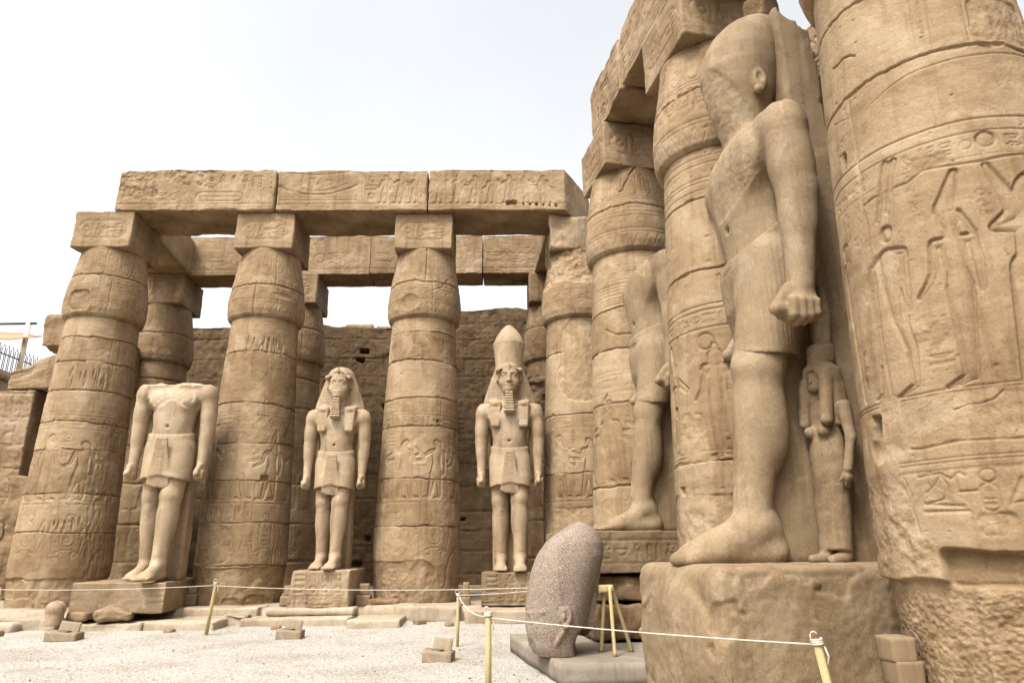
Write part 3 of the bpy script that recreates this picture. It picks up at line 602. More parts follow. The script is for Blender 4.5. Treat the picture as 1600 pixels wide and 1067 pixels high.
def pillar(parent, mat, scale, w, top, y0, y1, fill=True, seed=0, web=2.3, low=None):
    s = Solid((-w - .1, -.5, -.06), (w + .1, y1 + .1, top + .1), .035)
    s.rbox((0, (y0 + y1) / 2, top / 2 - .02), (w, (y1 - y0) / 2, top / 2 + .02), .02, 0)
    if fill: s.rbox((.13, (y0 - .25) / 2 + .0, web / 2), (.05, (y0 + .30) / 2 + .0, web / 2), .01, .02)
    if low:                                                                                # lower part deeper, upper part broken away at the back
        s.rbox((0, (y0 + low) / 2, 1.84), (w, (low - y0) / 2, 1.86), .03, 0)
        X, Y, Z = s.ax[0][:, None, None], s.ax[1][None, :, None], s.ax[2][None, None, :]; zz = Z + .05 * np.sin(Y * 21) + .03 * np.sin(X * 17 + Z * 9)
        yb = y1 + .02 - .42 * np.clip((zz - 4.35) / .75, 0, 1) ** 2 + .018 * np.sin(Z * 31) + .014 * np.sin(Z * 53 + X * 20) + .02 * np.sin(Z * 12 + 1)
        s.D = np.where(Z > 3.72, np.maximum(s.D, (Y - yb) * .8), s.D).astype(np.float32)
    return skin('back_pillar', s, mat, parent, scale, seed, .012)
# ================================================================== GROUND
def ground():
    xs = np.r_[np.linspace(-400, -26, 12), np.linspace(-24, 14, 230), np.linspace(16, 400, 12)]; ys = np.r_[np.linspace(-60, 1, 8), np.linspace(2, 30, 190), np.linspace(34, 600, 16)]
    X, Y = np.meshgrid(xs, ys); P = np.stack([X, Y, 0 * X], -1)
    near = sstep(-26, -20, X) * sstep(18, 12, X) * sstep(1, 4, Y) * sstep(32, 26, Y)
    Z = 0.10 * sstep(12.5, 16.5, Y) + near * (0.035 * fbm(P, 0.6, 3, 4) + 0.02 * fbm(P, 2.5, 3, 5))
    P[..., 2] = Z; n = X.shape; I = np.arange(n[0] * n[1]).reshape(n)
    q = np.stack([I[:-1, :-1], I[:-1, 1:], I[1:, 1:], I[1:, :-1]], -1).reshape(-1, 4)
    tag(mesh('ground', P.reshape(-1, 3), [q], GRAVEL), kind='structure')
ground()
def gz(x, y): return 0.10 * float(sstep(12.5, 16.5, y))
def pebbles():
    R = np.random.RandomState(3); n = 5000; y = 7 + 9.3 * R.rand(n) ** 1.2; x = R.uniform(-13, 1.6, n) * (y / 13) ; keep = (x > -y * 0.85) & (x < 2.2); x, y = x[keep], y[keep]; n = len(x)
    b = np.array([[1, 0, 0], [-1, 0, 0], [0, 1, 0], [0, -1, 0], [0, 0, 1], [0, 0, -1]], float); f = np.array([[0, 2, 4], [2, 1, 4], [1, 3, 4], [3, 0, 4], [2, 0, 5], [1, 2, 5], [3, 1, 5], [0, 3, 5]])
    s = R.uniform(0.004, 0.011, n) * (1 + 1.2 * (R.rand(n) < 0.05)); V = b[None] * s[:, None, None] * R.uniform(0.6, 1.3, (n, 6, 1)); a = R.uniform(0, 6.28, n); ca, sa = np.cos(a)[:, None], np.sin(a)[:, None]
    Vx = V[..., 0] * ca - V[..., 1] * sa + x[:, None]; Vy = V[..., 0] * sa + V[..., 1] * ca + y[:, None]; Vz = V[..., 2] * 0.7 + (0.10 * sstep(12.5, 16.5, y))[:, None] + 0.006
    Z0 = 0.035 * fbm(np.stack([x, y, 0 * x], -1), 0.6, 3, 4) + 0.02 * fbm(np.stack([x, y, 0 * x], -1), 2.5, 3, 5)
    P = np.stack([Vx, Vy, Vz + Z0[:, None]], -1).reshape(-1, 3); F = (f[None] + 6 * np.arange(n)[:, None, None]).reshape(-1, 3)
    tag(mesh('loose_pebbles', P, [F], PAVE, smooth=False, tint=np.repeat(R.uniform(0.2, .9, n), 6)), 'scattered loose pebbles lying over the pale gravel court', 'pebbles', kind='stuff')
pebbles()
# stone floor of the colonnade: sand-covered paving, raised above the gravel
def floor_sheet():
    def sheet(x0, x1, y0, y1, z, nx, ny, sd):
        X, Y = np.meshgrid(np.linspace(x0, x1, nx), np.linspace(y0, y1, ny)); P = np.stack([X, Y, 0 * X], -1)
        e = 0.35 * fbm(P, 0.9, 3, sd); k = np.clip((Y - y0) / 0.6, 0, 1); Z = z * sstep(0.0, 0.35, k) + 0.05 * fbm(P, 1.2, 4, sd + 1) * k - 0.03 * (1 - k)
        P[..., 1] += e * (1 - k); P[..., 2] = Z; I = np.arange(nx * ny).reshape(ny, nx)
        return P.reshape(-1, 3), np.stack([I[:-1, :-1], I[:-1, 1:], I[1:, 1:], I[1:, :-1]], -1).reshape(-1, 4)
    P, q = sheet(-24, 2.6, 16.25, 27, 0.38, 260, 90, 21); tag(mesh('pavement', P, [q], PAVE, tint=0.45), kind='structure')
    P, q = sheet(2.2, 12, 3.0, 27, 0.30, 120, 200, 23); tag(mesh('pavement', P, [q], PAVE, tint=0.4), kind='structure')
floor_sheet()

# ================================================================== COLUMNS
SHAFT = [(0.25, 1.03), (0.6, 1.06), (1.25, 1.105), (2.2, 1.09), (5.0, 0.995), (7.0, 0.905), (7.60, 0.88)]
CAPI = [(7.57, 0.90), (7.63, 0.975), (7.8, 1.015), (8.1, 1.02), (8.6, 0.97), (9.1, 0.885), (9.60, 0.80)]
def tints(c, courses, amp=0.11):
    zs = sorted(courses)
    for a, b in zip([c.Z[0]] + zs, zs + [c.Z[-1] + 1]):
        m = (c.Z >= a) & (c.Z < b); cut = c.R.uniform(c.S[0], c.S[-1]); t = c.R.normal(0, amp, 2); c.t[m] += np.where(c.S[None, :] < cut, t[0], t[1])
def rings(c, zs, w=0.014, d=0.012, s0=None, s1=None):
    for z in zs:
        a = c.S[0] if s0 is None else s0; b = c.S[-1] if s1 is None else s1; c.line([(a, z), (b, z)], w, d)
def weather(c, pit=60):
    c.pits(pit, 0.018); S, Z = np.meshgrid(c.S, c.Z)
    m = sstep(0.12, 0.3, c.n2(S, Z, 1.4, 4, 9)); c.h = c.h * (1 - 0.7 * m) + m * (-0.006 + 0.014 * c.n2(S, Z, 9, 3, 10)); c.t += 0.09 * m
def shaft_canvas(seed, res, lw, k=1.0, half=1.75):
    """common carving programme of a shaft; k scales depths"""
    c = Canvas(-half, half, 0.25, 7.62, res, seed); R = c.R; js = []
    rings(c, [7.42, 7.25, 7.08, 6.93], lw * 0.7, 0.007 * k)
    # inscription band and scene
    rings(c, [4.98, 4.90, 4.56], lw * .7, 0.008 * k); c.text(-half, half, 4.59, 4.88, 0.27, lw * .75, 0.014 * k)
    ph = R.uniform(-0.3, 0.3)
    for i, s in enumerate((-1.25, -0.45, 0.35, 1.1)):
        c.man(s + ph, 2.82, 1.55 + R.uniform(-.05, .05), (1, 1, -1, -1)[i], 0.032 * k, 0.055, R.randint(3), R.randint(4))
    for s in (-0.85, -0.05, 0.75, 1.4): c.text(s + ph - .1, s + ph + .1, 3.55, 4.45, 0.17, lw * .65, 0.012 * k)
    rings(c, [2.80, 2.72], lw * .8, 0.012 * k)
    for s in np.arange(-1.4, 1.7, 0.85): c.emblem(s + ph, 1.5, 0.98, lw * .75, 0.013 * k)
    return c
def add_joints(c, zs, lw, chips=1.2, v=True):
    for z in zs: c.joint(z, w=lw, d=0.055, chips=chips)
    if v:
        for a, b in zip(zs[:-1], zs[1:]):
            for q in range(2): c.vjoint(c.R.uniform(-1.4, 1.4), a, b, lw * .7, 0.02)
def cap_canvas(seed, res, lw, k=1.0, half=1.75):
    c = Canvas(-half, half, 7.57, 9.62, res, seed); ph = c.R.uniform(-.2, .2)
    for s in np.arange(-1.5, 1.6, 0.36): c.cart(s + ph, 9.13, 0.22, 0.58, lw * .75, 0.014 * k); c.text(s + ph - .07, s + ph + .07, 8.93, 9.35, 0.13, lw * .6, 0.01 * k)
    rings(c, [9.48, 8.78, 8.72], lw * .7, 0.012 * k)
    rings(c, [8.42, 8.33, 8.02, 7.94], lw * .7, 0.010 * k); c.text(-half, half, 8.45, 8.7, 0.24, lw * .65, 0.012 * k)
    for s in np.arange(-1.7, 1.7, 0.22): c.line([(s, 7.62), (s + .11, 7.9), (s + .22, 7.62)], lw * .7, 0.010 * k)
    c.joint(8.55 + c.R.uniform(-.1, .2), w=lw * .9, d=0.05, chips=1.5); c.vjoint(c.R.uniform(-.5, .5), 7.6, 8.6, lw * .8, 0.02); c.vjoint(c.R.uniform(-1, 1), 8.5, 9.6, lw * .8, 0.02)
    return c
def abacus_canvas(w, h, res, seed, lw):
    c = Canvas(-w / 2 - .02, w / 2 + .02, 0, h, res, seed)
    c.cart(0, h * .5, w * .80, h * .46, lw, 0.022); c.cart(0, h * .5, w * .86, h * .56, lw * .6, 0.012)
    x = -w * .33
    for g, gw in (('disc', .16), ('feather', .1), ('man', .15), ('water', .15), ('bars', .13), ('stool', .2)):
        c.glyph(g, x, h * .32, w * gw * .85, h * .36, lw * .85, 0.022); x += w * gw * .78
    c.line([(-w * .45, h * .9), (w * .45, h * .9)], lw * .6, 0.01); c.pits(10, .015)
    return c
COLS = {}
def column(key, x, y, label, seed, res, lw, sc=None, cc=None, ab=True, half=1.75, mat=SAND, abrot=0.02, tint=0.5, abw=1.62, group='papyrus bud columns of the court', face=None, abchip=0.06, top=True):
    r = empty('papyrus_column', (x, y, 0), label, 'column', group)
    fa = math.atan2(-y, -x) if face is None else face
    turned('shaft', r, SHAFT, sc, res, fa, mat, seed, half, tint=tint)
    if top: turned('capital', r, CAPI, cc, res, fa, mat, seed + 1, half, tint=tint, amp=0.012)
    if ab: block('abacus', (abw, abw, 1.08), mat, r, (0, 0, 9.58), abrot, 0.07, abchip, 0.01, seed, front=abacus_canvas(abw, 1.08, 0.02, seed, lw) if ab in (1, True, 3) else None, left=abacus_canvas(abw, 1.08, 0.02, seed + 50, lw) if ab == 3 else None, fres=0.022, tint=tint, big=0.05)
    COLS[key] = r; return r
# --- row on the left, seen face on
c = shaft_canvas(101, 0.013, 0.016, 1.0)
add_joints(c, [0.95, 2.05, 2.95, 4.05, 4.75, 5.55, 6.35, 7.0], 0.0105, 1.6); tints(c, [0.95, 2.05, 2.95, 4.05, 4.75, 5.55, 6.35, 7.0])
c.gouges(-0.7, 0.5, 5.65, 6.1, 26, 0.03); c.gouges(-0.9, 0.9, 2.1, 2.35, 40, 0.035); c.gouges(0.4, 1.35, 1.0, 2.0, 50, 0.04); c.gouges(0.3, 1.4, 2.4, 3.7, 60, 0.03)
c.patch(-1.7, 1.7, 0.2, 1.02, 0.045, 0.012, 0.10, 0.012, 0.02); c.patch(-0.3, 0.6, 0.5, 1.0, 0.02, 0.015, 0.1, 0.01, 0.2, sd=2); c.patch(-1.4, -0.5, 0.2, 0.55, 0.02, 0.015, 0.12, 0.01, 0.05, sd=3)
weather(c)
d = cap_canvas(102, 0.013, 0.016, 0.8); d.patch(-1.0, -0.45, 7.7, 8.25, 0.05, 0.03, 0.08, 0.01, -0.05); d.crack(0.1, 8.7, -.3, 1.1)
column(1, -11.28, 17.88, 'leftmost carved column of the row facing us, behind the round stone', 101, 0.013, 0.02, c, d, abchip=0.09)
c = shaft_canvas(111, 0.013, 0.016, 1.0)
add_joints(c, [1.25, 2.25, 3.3, 4.2, 5.2, 6.6], 0.0105, 1.6); tints(c, [1.25, 2.25, 3.3, 4.2, 5.2, 6.6])
c.gouges(-0.5, 0.6, 6.62, 6.95, 34, 0.035); c.gouges(-1.2, -0.1, 2.28, 2.6, 30, 0.035); c.gouges(0.6, 1.2, 1.4, 1.6, 14, 0.03)
c.patch(-1.7, -0.25, 1.28, 2.2, 0.03, 0.02, 0.12, 0.015, 0.05); c.patch(-1.7, 1.7, 0.2, 1.22, 0.03, 0.015, 0.06, 0.01, -0.02, sd=4); c.patch(-0.35, 1.4, 0.1, 0.55, 0.06, 0.02, 0.18, 0.02, -0.12, sd=6); c.hole(0.35, 3.35, 0.09, 0.06, 0.12)
weather(c)
d = cap_canvas(112, 0.013, 0.016, 0.9); d.vjoint(-.35, 7.6, 8.5, .024, .04); d.dent(0.4, 8.2, .3, .09, .03)
column(2, -6.86, 18.04, 'second column of the row facing us, between the headless statue and the bearded striding king', 111, 0.013, 0.02, c, d)
c = shaft_canvas(121, 0.013, 0.016, 1.0)
add_joints(c, [2.15, 3.3, 4.6, 5.35, 6.35, 7.15], 0.0105, 1.6); tints(c, [2.15, 3.3, 4.6, 5.35, 6.35, 7.15])
c.patch(-1.7, 0.45, 0.2, 1.35, 0.03, 0.015, 0.05, 0.01, -0.02); c.patch(-0.85, -0.15, 0.55, 1.15, 0.025, 0.02, 0.07, 0.02, 0.1, sd=2); c.crack(0.2, 0.6, .55, 1.6, .02, .04); c.patch(-1.7, 1.7, 0.1, 0.4, 0.05, 0.02, 0.1, 0.02, -0.1, sd=6)
for q in range(8): c.dent(c.R.uniform(-.2, .3), 6.45, .05, .02, .02)
c.hole(0.45, 4.75, .03, .03, .1); c.hole(0.75, 3.75, .03, .03, .1)
weather(c)
d = cap_canvas(122, 0.013, 0.016, 0.9); d.dent(-0.42, 7.95, .28, .24, .07); d.vjoint(0.02, 8.6, 9.6, .024, .04); d.crack(.2, 8.3, .6, .8); d.pits(60, .012)
column(3, -2.46, 18.16, 'column standing between the bearded striding king and the king in the tall double crown', 121, 0.013, 0.02, c, d)
c = shaft_canvas(131, 0.013, 0.017, 0.9)
add_joints(c, [1.9, 3.4, 4.9, 6.6], 0.0105, 1.6); tints(c, [1.9, 3.4, 4.9, 6.6]); c.patch(-1.7, 1.7, 0.2, 2.6, 0.02, 0.03, 0.2, 0.012, 0.05); c.patch(-0.6, 1.7, 5.2, 7.5, 0.025, 0.02, 0.15, 0.01, 0.12, sd=3)
weather(c)
d = cap_canvas(132, 0.013, 0.016, 0.7); d.patch(-1.7, 1.7, 8.55, 9.6, .05, .03, .15, .03, .16); d.pits(160, .014)
column(4, 1.86, 18.25, 'corner column where the two rows meet, right of the king in the double crown', 131, 0.013, 0.02, c, d, ab=False)
block('abacus', (1.62, 1.62, 1.08), SANDR, COLS[4], (0, 0, 9.58), 0.03, 0.06, 0.22, 0.03, 137, tint=0.72, big=0.3, warp=lambda P: np.c_[P[:, 0] - np.clip(P[:, 0], 0, 1) * .35 * np.clip(1.1 - P[:, 2], 0, 1), P[:, 1] + np.clip(P[:, 0], 0, 1) * .5, P[:, 2]])
# --- row on the right, receding from the camera
c = shaft_canvas(141, 0.015, 0.019, 0.9)
add_joints(c, [1.6, 2.75, 4.35, 5.45, 6.3], 0.013, 1.5); tints(c, [1.6, 2.75, 4.35, 5.45, 6.3]); c.crack(-0.7, 5.9, -.9, 1.2, .02, .035); c.crack(-.9, 3.95, .3, .7, .03, .05)
for q in range(14): c.line([(-1.6, 6.35 + q * .055), (0.6, 6.38 + q * .055 + c.R.normal(0, .02))], .014, .012)
weather(c, 80)
d = cap_canvas(142, 0.015, 0.018, 1.1); d.crack(-.2, 8.95, .1, 1.6, .02, .05)
column(5, 2.68, 14.0, 'carved column right behind the headless statue on the right, second from the corner', 141, 0.015, 0.019, c, d, ab=3, abrot=0.2, half=1.9)
c = Canvas(-1.95, 1.95, 0.25, 7.62, 0.0125, 151); lw = 0.016
rings(c, [7.42, 7.3, 7.05, 6.98, 6.85], .014, .014); rings(c, [4.97, 4.89, 4.62], .015, .02)
add_joints(c, [2.72, 6.75, 5.55], 0.011, 1.3, False); tints(c, [2.72, 4.6, 5.55, 6.75], 0.07)
for s in (-.75, -.55, -.35, -.15): c.line([(s, 5.6), (s, 6.7)], .014, .01)
c.text(-1.9, 0.6, 4.65, 4.87, 0.2, .012, .014)
c.fig([[-.305, 4.2, -.302, 4.12, .10, .10], [-.46, 4.03, -.15, 4.0, .065, .065], [-.308, 3.96, -.314, 3.66, .115, .09], [-.325, 3.64, -.326, 3.41, .095, .09], [-.326, 3.41, -.313, 2.84, .085, .045], [-.317, 2.8, -.51, 2.75, .03, .015], [-.46, 4.0, -.53, 3.72, .035, .03], [-.53, 3.72, -.62, 3.6, .03, .02], [-.15, 4.0, -.12, 3.7, .035, .03], [-.3, 4.32, -.3, 4.36, .05, .03]], 0.035, 0.05)
c.ring(-.42, 4.42, .12, .018, .025)
c.fig([[-1.2, 4.5, -1.0, 3.9, .03, .05], [-1.0, 3.95, -.8, 3.78, .05, .04], [-1.12, 3.8, -1.15, 2.9, .1, .06], [-.95, 4.6, -1.05, 4.0, .02, .02]], .03, .05)
c.text(-.85, -.5, 2.85, 3.35, .16, .012, .016); c.patch(-.95, -.5, 2.8, 3.4, .012, .02, .08, .012, .05, rs=34)
c.man(.4, 2.8, 1.7, -1, .035, .06, 1, 1); c.man(1.2, 2.8, 1.7, -1, .035, .06, 0, 2)
rings(c, [2.8, 2.86], .014, .014); c.patch(-1.95, 1.95, 0.2, 2.3, 0.015, 0.02, 0.08, .012, .02); c.patch(-1.0, -.4, 1.6, 2.0, .02, .015, .08, .02, .1, sd=4)
c.hole(-1.11, 3.5, .04, .07, .12); c.hole(-1.02, 2.36, .06, .05, .14)
weather(c, 140)
d = cap_canvas(152, 0.0125, 0.016, 1.2); d.gouges(-1.2, -.2, 8.3, 8.65, 22, .035); d.pits(60, .015)
column(6, 3.45, 10.1, 'carved column just left of and behind the tall crowned statue', 151, 0.0125, 0.016, c, d, ab=3, abrot=0.2, half=1.95)
# --- nearest column, with the scene of tall figures
c = Canvas(-1.75, 1.75, 0.25, 7.62, 0.008, 161); lw = 0.011
FB = [[-.016, 4.22, -.016, 4.05, .05, .06], [-.03, 4.36, .09, 4.69, .078, .03], [-.016, 4.295, -.015, 4.245, .08, .075], [-.029, 4.391, .098, 4.689, .07, .022], [-.144, 4.07, .116, 4.064, .043, .042], [-.019, 4.024, -.026, 3.814, .095, .063], [-.026, 3.814, -.024, 3.657, .063, .088], [-.026, 3.647, -.07, 2.899, .093, .045], [-.086, 2.897, -.235, 2.824, .025, .013], [-.051, 2.89, -.157, 2.836, .025, .013], [-.159, 4.063, -.191, 3.822, .032, .027], [-.191, 3.822, -.227, 3.745, .027, .027], [-.227, 3.745, -.323, 3.623, .027, .016], [.124, 4.062, .135, 3.849, .031, .026], [.135, 3.849, .122, 3.595, .026, .015], [.064, 4.313, .139, 4.1, .021, .021]]
FA = [[-.426, 4.996, -.579, 4.479, .029, .023], [-.348, 4.989, -.468, 4.523, .029, .023], [-.54, 4.145, -.392, 4.102, .034, .028], [-.391, 4.07, -.414, 3.779, .028, .027], [-.414, 3.779, -.422, 3.55, .027, .016], [-.544, 4.077, -.55, 3.763, .102, .073], [-.542, 3.735, -.51, 3.484, .078, .071], [-.515, 3.486, -.454, 3.2, .06, .043], [-.454, 3.2, -.464, 2.899, .043, .026], [-.493, 2.884, -.629, 2.82, .021, .011], [-.515, 4.338, -.517, 4.288, .051, .051]]
FC = [[.333, 4.699, .475, 4.263, .027, .083], [.475, 4.263, .293, 4.127, .062, .036], [.291, 4.115, .518, 4.112, .041, .072], [.693, 4.408, .521, 3.71, .209, .15], [.503, 3.711, .348, 2.819, .181, .115], [.75, 4.5, .72, 4.72, .1, .07]]
tints(c, [1.33, 2.37, 2.8, 4.74, 5.92], 0.05)
c.patch(-1.0, 1.6, 5.2, 5.75, 0.004, .05, .1, .006, .03, rs=10)
rings(c, [5.165], .013, .016); rings(c, [5.035], .009, .012); rings(c, [4.80], .006, .006)
c.text(-.3, .3, 4.83, 5.01, .14, .008, .011); c.text(.52, 1.7, 4.83, 5.01, .14, .008, .011); c.text(-1.6, -.65, 4.8, 5.0, .12, .008, .01)
c.fig([[.38, 4.95, .381, 4.95, .075, .075]], .028, .03, .05)
for f in (FA, FB, FC): c.fig(f, 0.036, 0.030, 0.15)
c.fig([[-1.1, 4.2, -1.12, 3.7, .1, .08], [-1.1, 3.7, -1.06, 2.9, .08, .04], [-1.1, 4.4, -1.1, 4.35, .07, .07]], .02, .03)
c.line([(-.65, 4.12), (-.74, 4.05), (-.79, 3.95), (-.83, 3.78)], .03, .03)
c.line([(-.76, 3.12), (-.79, 2.89), (-.87, 2.85)], .014, .02)
for s in (-.7, -.98, -.25): c.text(s - .06, s + .06, 4.4, 4.78, .1, .007, .009)
c.text(-.35, -.15, 3.0, 3.4, .13, .008, .010); c.text(-1.05, -.92, 2.95, 3.35, .11, .009, .012); c.text(.2, .3, 4.2, 4.5, .09, .008, .009)
rings(c, [2.81, 2.78], .008, .012)
c.patch(-.42, -.12, 3.15, 3.45, .006, .03, .06, .010, .05, rs=34)
# joints and cracks
c.joint(5.915, -1.75, 1.75, .014, .03, 1.5); c.line([(-1.0, 5.78), (-.57, 5.64), (-.3, 5.74), (-.09, 5.80), (1.2, 5.87)], .008, .012)
c.line([(-.72, 5.9), (-.71, 5.06), (-.73, 4.72)], .02, .014); c.line([(.20, 5.0), (.17, 4.5), (.22, 3.8), (.2, 3.0)], .005, .006)
c.line([(-.72, 4.70), (-.6, 4.72), (-.5, 4.71), (-.25, 4.71), (-.12, 4.78), (.1, 4.75), (.31, 4.74), (.65, 4.78), (1.6, 4.8)], .014, .016)
c.patch(-.2, .08, 4.78, 4.92, .010, .02, .06, .012, -.18); c.vjoint(-.7, 2.4, 4.6, .012, .01)
for s in (.02, .16, .47): c.line([(s, 6.0), (s + .03, 6.62)], .012, .012)
c.patch(.5, 1.2, 6.0, 6.5, .018, .015, .05, .007, .04, rs=40); c.joint(6.9, -1.75, 1.75, .012, .03, 1.4); c.crack(-.9, 6.4, .1, .4, .01, .03)
# patched lower drums
c.patch(-.62, .2, 2.36, 2.78, .006, .02, .05, .008, .03); c.patch(-.25, .0, 2.4, 2.58, .008, .015, .06, .006, .12, sd=3); c.line([(-.7, 2.38), (-.5, 2.36), (-.23, 2.39), (.15, 2.37), (1.5, 2.42)], .014, .016)
c.patch(-.86, -.62, 2.3, 2.85, .008, .02, .05, .01, .14, sd=4); c.crack(.1, 2.75, -2.0, .4, .008, .02)
c.hole(-.9, 5.30, .025, .09, .15); c.hole(-.93, 2.56, .045, .15, .16); c.dent(-.95, 2.4, .1, .12, .08)
rings(c, [2.265, 2.235, 2.18, 2.165], .006, .009, -.72, 1.7)
c.ring(-.1, 2.11, .05, .009, .016); c.cart(-.11, 1.95, .11, .2, .008, .013); c.text(-.15, -.07, 1.88, 2.03, .06, .006, .01)
for p, w in ((((-.56, 2.14), (-.4, 2.155), (-.33, 2.1), (-.27, 2.15), (-.24, 2.12)), .011), (((-.4, 2.15), (-.44, 2.08), (-.52, 2.01)), .009), (((-.39, 2.13), (-.36, 2.05), (-.38, 1.99), (-.4, 1.95), (-.54, 1.92)), .011), (((-.54, 1.92), (-.28, 1.89)), .016), (((-.55, 1.86), (-.26, 1.855)), .014), (((-.73, 2.17), (-.83, 1.9)), .008), (((-.7, 2.15), (-.65, 1.98)), .008), (((-.82, 1.92), (-.87, 1.62)), .01), (((-.79, 1.93), (-.78, 1.62)), .01), (((-.69, 1.91), (-.75, 1.66)), .01), (((-.66, 1.91), (-.62, 1.68)), .008), (((.09, 2.08), (0.0, 1.89)), .012), (((.02, 1.9), (.12, 1.92)), .01), (((-.3, 2.14), (-.3, 2.0), (-.18, 2.0)), .01)): c.line(p, w, .016)
for q in range(9): c.line([(-.5, 2.09 - q * .014), (-.47 + .004 * q, 2.05 - q * .012)], .006, .008)
c.text(.2, 1.6, 1.7, 2.1, .2, .009, .014); c.patch(-.2, -.0, 1.68, 1.82, .008, .015, .05, .012, .0, sd=5)
c.patch(-1.75, -.66, 1.36, 2.2, .006, .05, .08, .010, .05, rs=34, sd=7); c.patch(-.85, -.45, 1.3, 1.7, .008, .03, .08, .014, .12, rs=30, sd=8)
# broken-out recess and the reduced bottom course
S_, Z_ = np.meshgrid(c.S, c.Z); e_ = 1.335 + .03 * c.n2(S_, Z_, 3, 3, 21); lowm = sstep(.02, -.02, Z_ - e_)
c.h = c.h * (1 - lowm) + lowm * (-.075 + .03 * c.n2(S_, Z_, 4, 5, 22) + .016 * c.n2(S_, Z_, 34, 4, 23)); c.t = c.t * (1 - lowm) + lowm * (.55 * c.n2(S_, Z_, 5, 5, 24))
c.patch(-.50, 1.75, 1.30, 1.56, .12, .012, .05, .014, -.10, rs=5, sd=9)
c.joint(1.30, -1.75, 1.75, .012, .02, .5); c.line([(-.40, 1.3), (-.42, .95), (-.47, .3)], .035, .06); c.crack(-.9, 1.1, -.2, .5, .012, .03)
rr = sstep(.02, -.02, np.abs(Z_ - .8) - .5) * sstep(-.36, -.32, S_); c.h += rr * (.025 + .010 * c.n2(S_ * .5 + Z_ * .3, Z_ * 1.6 - S_ * .5, 26, 4, 31)); c.t += rr * (.05 + .35 * c.n2(S_ * .35 + Z_ * .2, Z_ * 1.3 - S_ * .45, 9, 4, 33))
c.pits(420, .010, (.004, .014)); c.pits(60, .014, (.008, .022))
column(7, 4.33, 6.1, 'nearest column, filling the right edge, carved with tall figures', 161, 0.008, 0.011, c, cap_canvas(162, 0.02, 0.018, 1.0), ab=2, abrot=0.2, half=1.75)
# --- second row behind
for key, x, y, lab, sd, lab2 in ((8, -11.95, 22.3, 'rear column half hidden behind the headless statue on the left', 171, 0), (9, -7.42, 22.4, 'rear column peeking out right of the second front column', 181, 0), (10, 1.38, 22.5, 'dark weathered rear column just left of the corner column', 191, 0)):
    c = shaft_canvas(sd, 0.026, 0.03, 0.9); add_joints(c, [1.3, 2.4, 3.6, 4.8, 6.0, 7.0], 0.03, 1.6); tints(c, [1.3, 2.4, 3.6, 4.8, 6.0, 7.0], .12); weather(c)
    if key == 10:
        for z in (4.2, 5.6, 6.4): c.patch(-1.2, .3, z, z + .5, .10, .04, .25, .05, -.1, sd=int(z * 3))
        c.hole(-.2, 6.3, .2, .1, .3)
    d = cap_canvas(sd + 1, 0.026, 0.028, 0.8)
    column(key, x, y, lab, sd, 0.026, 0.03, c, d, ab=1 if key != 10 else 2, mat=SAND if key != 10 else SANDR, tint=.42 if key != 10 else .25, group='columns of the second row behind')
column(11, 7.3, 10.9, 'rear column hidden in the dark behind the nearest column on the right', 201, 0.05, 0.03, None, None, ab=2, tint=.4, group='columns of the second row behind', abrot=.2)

# ================================================================== ARCHITRAVES
def arch_canvas(w, h, res, seed, kind):
    c = Canvas(-w / 2 - .02, w / 2 + .02, 0, h, min(res, .016), seed); R = c.R
    rings(c, [.2], .02, .016); rings(c, [h - .06], .02, .01)
    if kind == 0:
        c.cart(w * .15, .42, 1.3, .27, .024, .02); c.line([(w * .15 - .5, .42), (w * .15 + .5, .42)], .02, .012); c.text(-w * .42, -w * .02, .25, .6, .3, .02, .016); c.text(-w * .1, w * .42, .62, 1.15, .3, .024, .03); c.glyph('ankh', w * .40, .28, .2, .4, .022, .02)
        c.patch(-w * .5, -w * .25, .35, 1.2, .02, .04, .2, .03, .03); c.patch(-w * .2, w * .1, .9, 1.3, .025, .03, .15, .03, .05, sd=3)
    elif kind == 1:
        a = np.linspace(-.5, .5, 12); c.line(np.c_[-1.0 + a * 2.3, .50 + 1.2 * a ** 2], .024, .022); c.line(np.c_[-1.0 + a * 1.7, .62 + .9 * a ** 2], .02, .018); c.line(np.c_[-1.0 + a * 1.9, 1.12 + .5 * a ** 2], .024, .022)
        c.line([(-2.0, .33), (.1, .33)], .02, .018); c.line([(-2.0, .4), (.1, .4)], .016, .012); c.text(-1.5, -.5, .72, 1.05, .25, .018, .014); c.line([(.3, .2), (.3, 1.2)], .016, .014)
        for i in range(3): c.man(.95 + i * .42, .22, .95, -1, .028, .05, i % 3, i)
        c.text(.35, .75, .3, 1.1, .25, .018, .02)
    elif kind == 2:
        for i in range(7): c.man(-w * .5 + .35 + i * .48, .22, .95, -1 if i < 5 else 1, .030, .05, i % 3, (i * 2) % 4)
        c.hole(.42, .24, .16, .06, .15)
        for i in range(6): c.hole(.75 + i * .18, .20 - .01 * i, .03, .03, .1)
    elif kind == 3: c.text(-w * .46, w * .46, .3, .9, .55, .024, .018); c.pits(80, .02)
    else: 
        c.text(-w * .48, w * .48, .18, h - .15, .52, .026, .028); rings(c, [.12, h - .1], .02, .02)
    c.pits(30, .02); S, Z = np.meshgrid(c.S, c.Z); m = sstep(.1, .3, c.n2(S, Z, 1.2, 4, 9)); c.h = c.h * (1 - .6 * m) + m * .02 * c.n2(S, Z, 6, 3, 10); c.t += .10 * m
    return c
AZ = 10.66
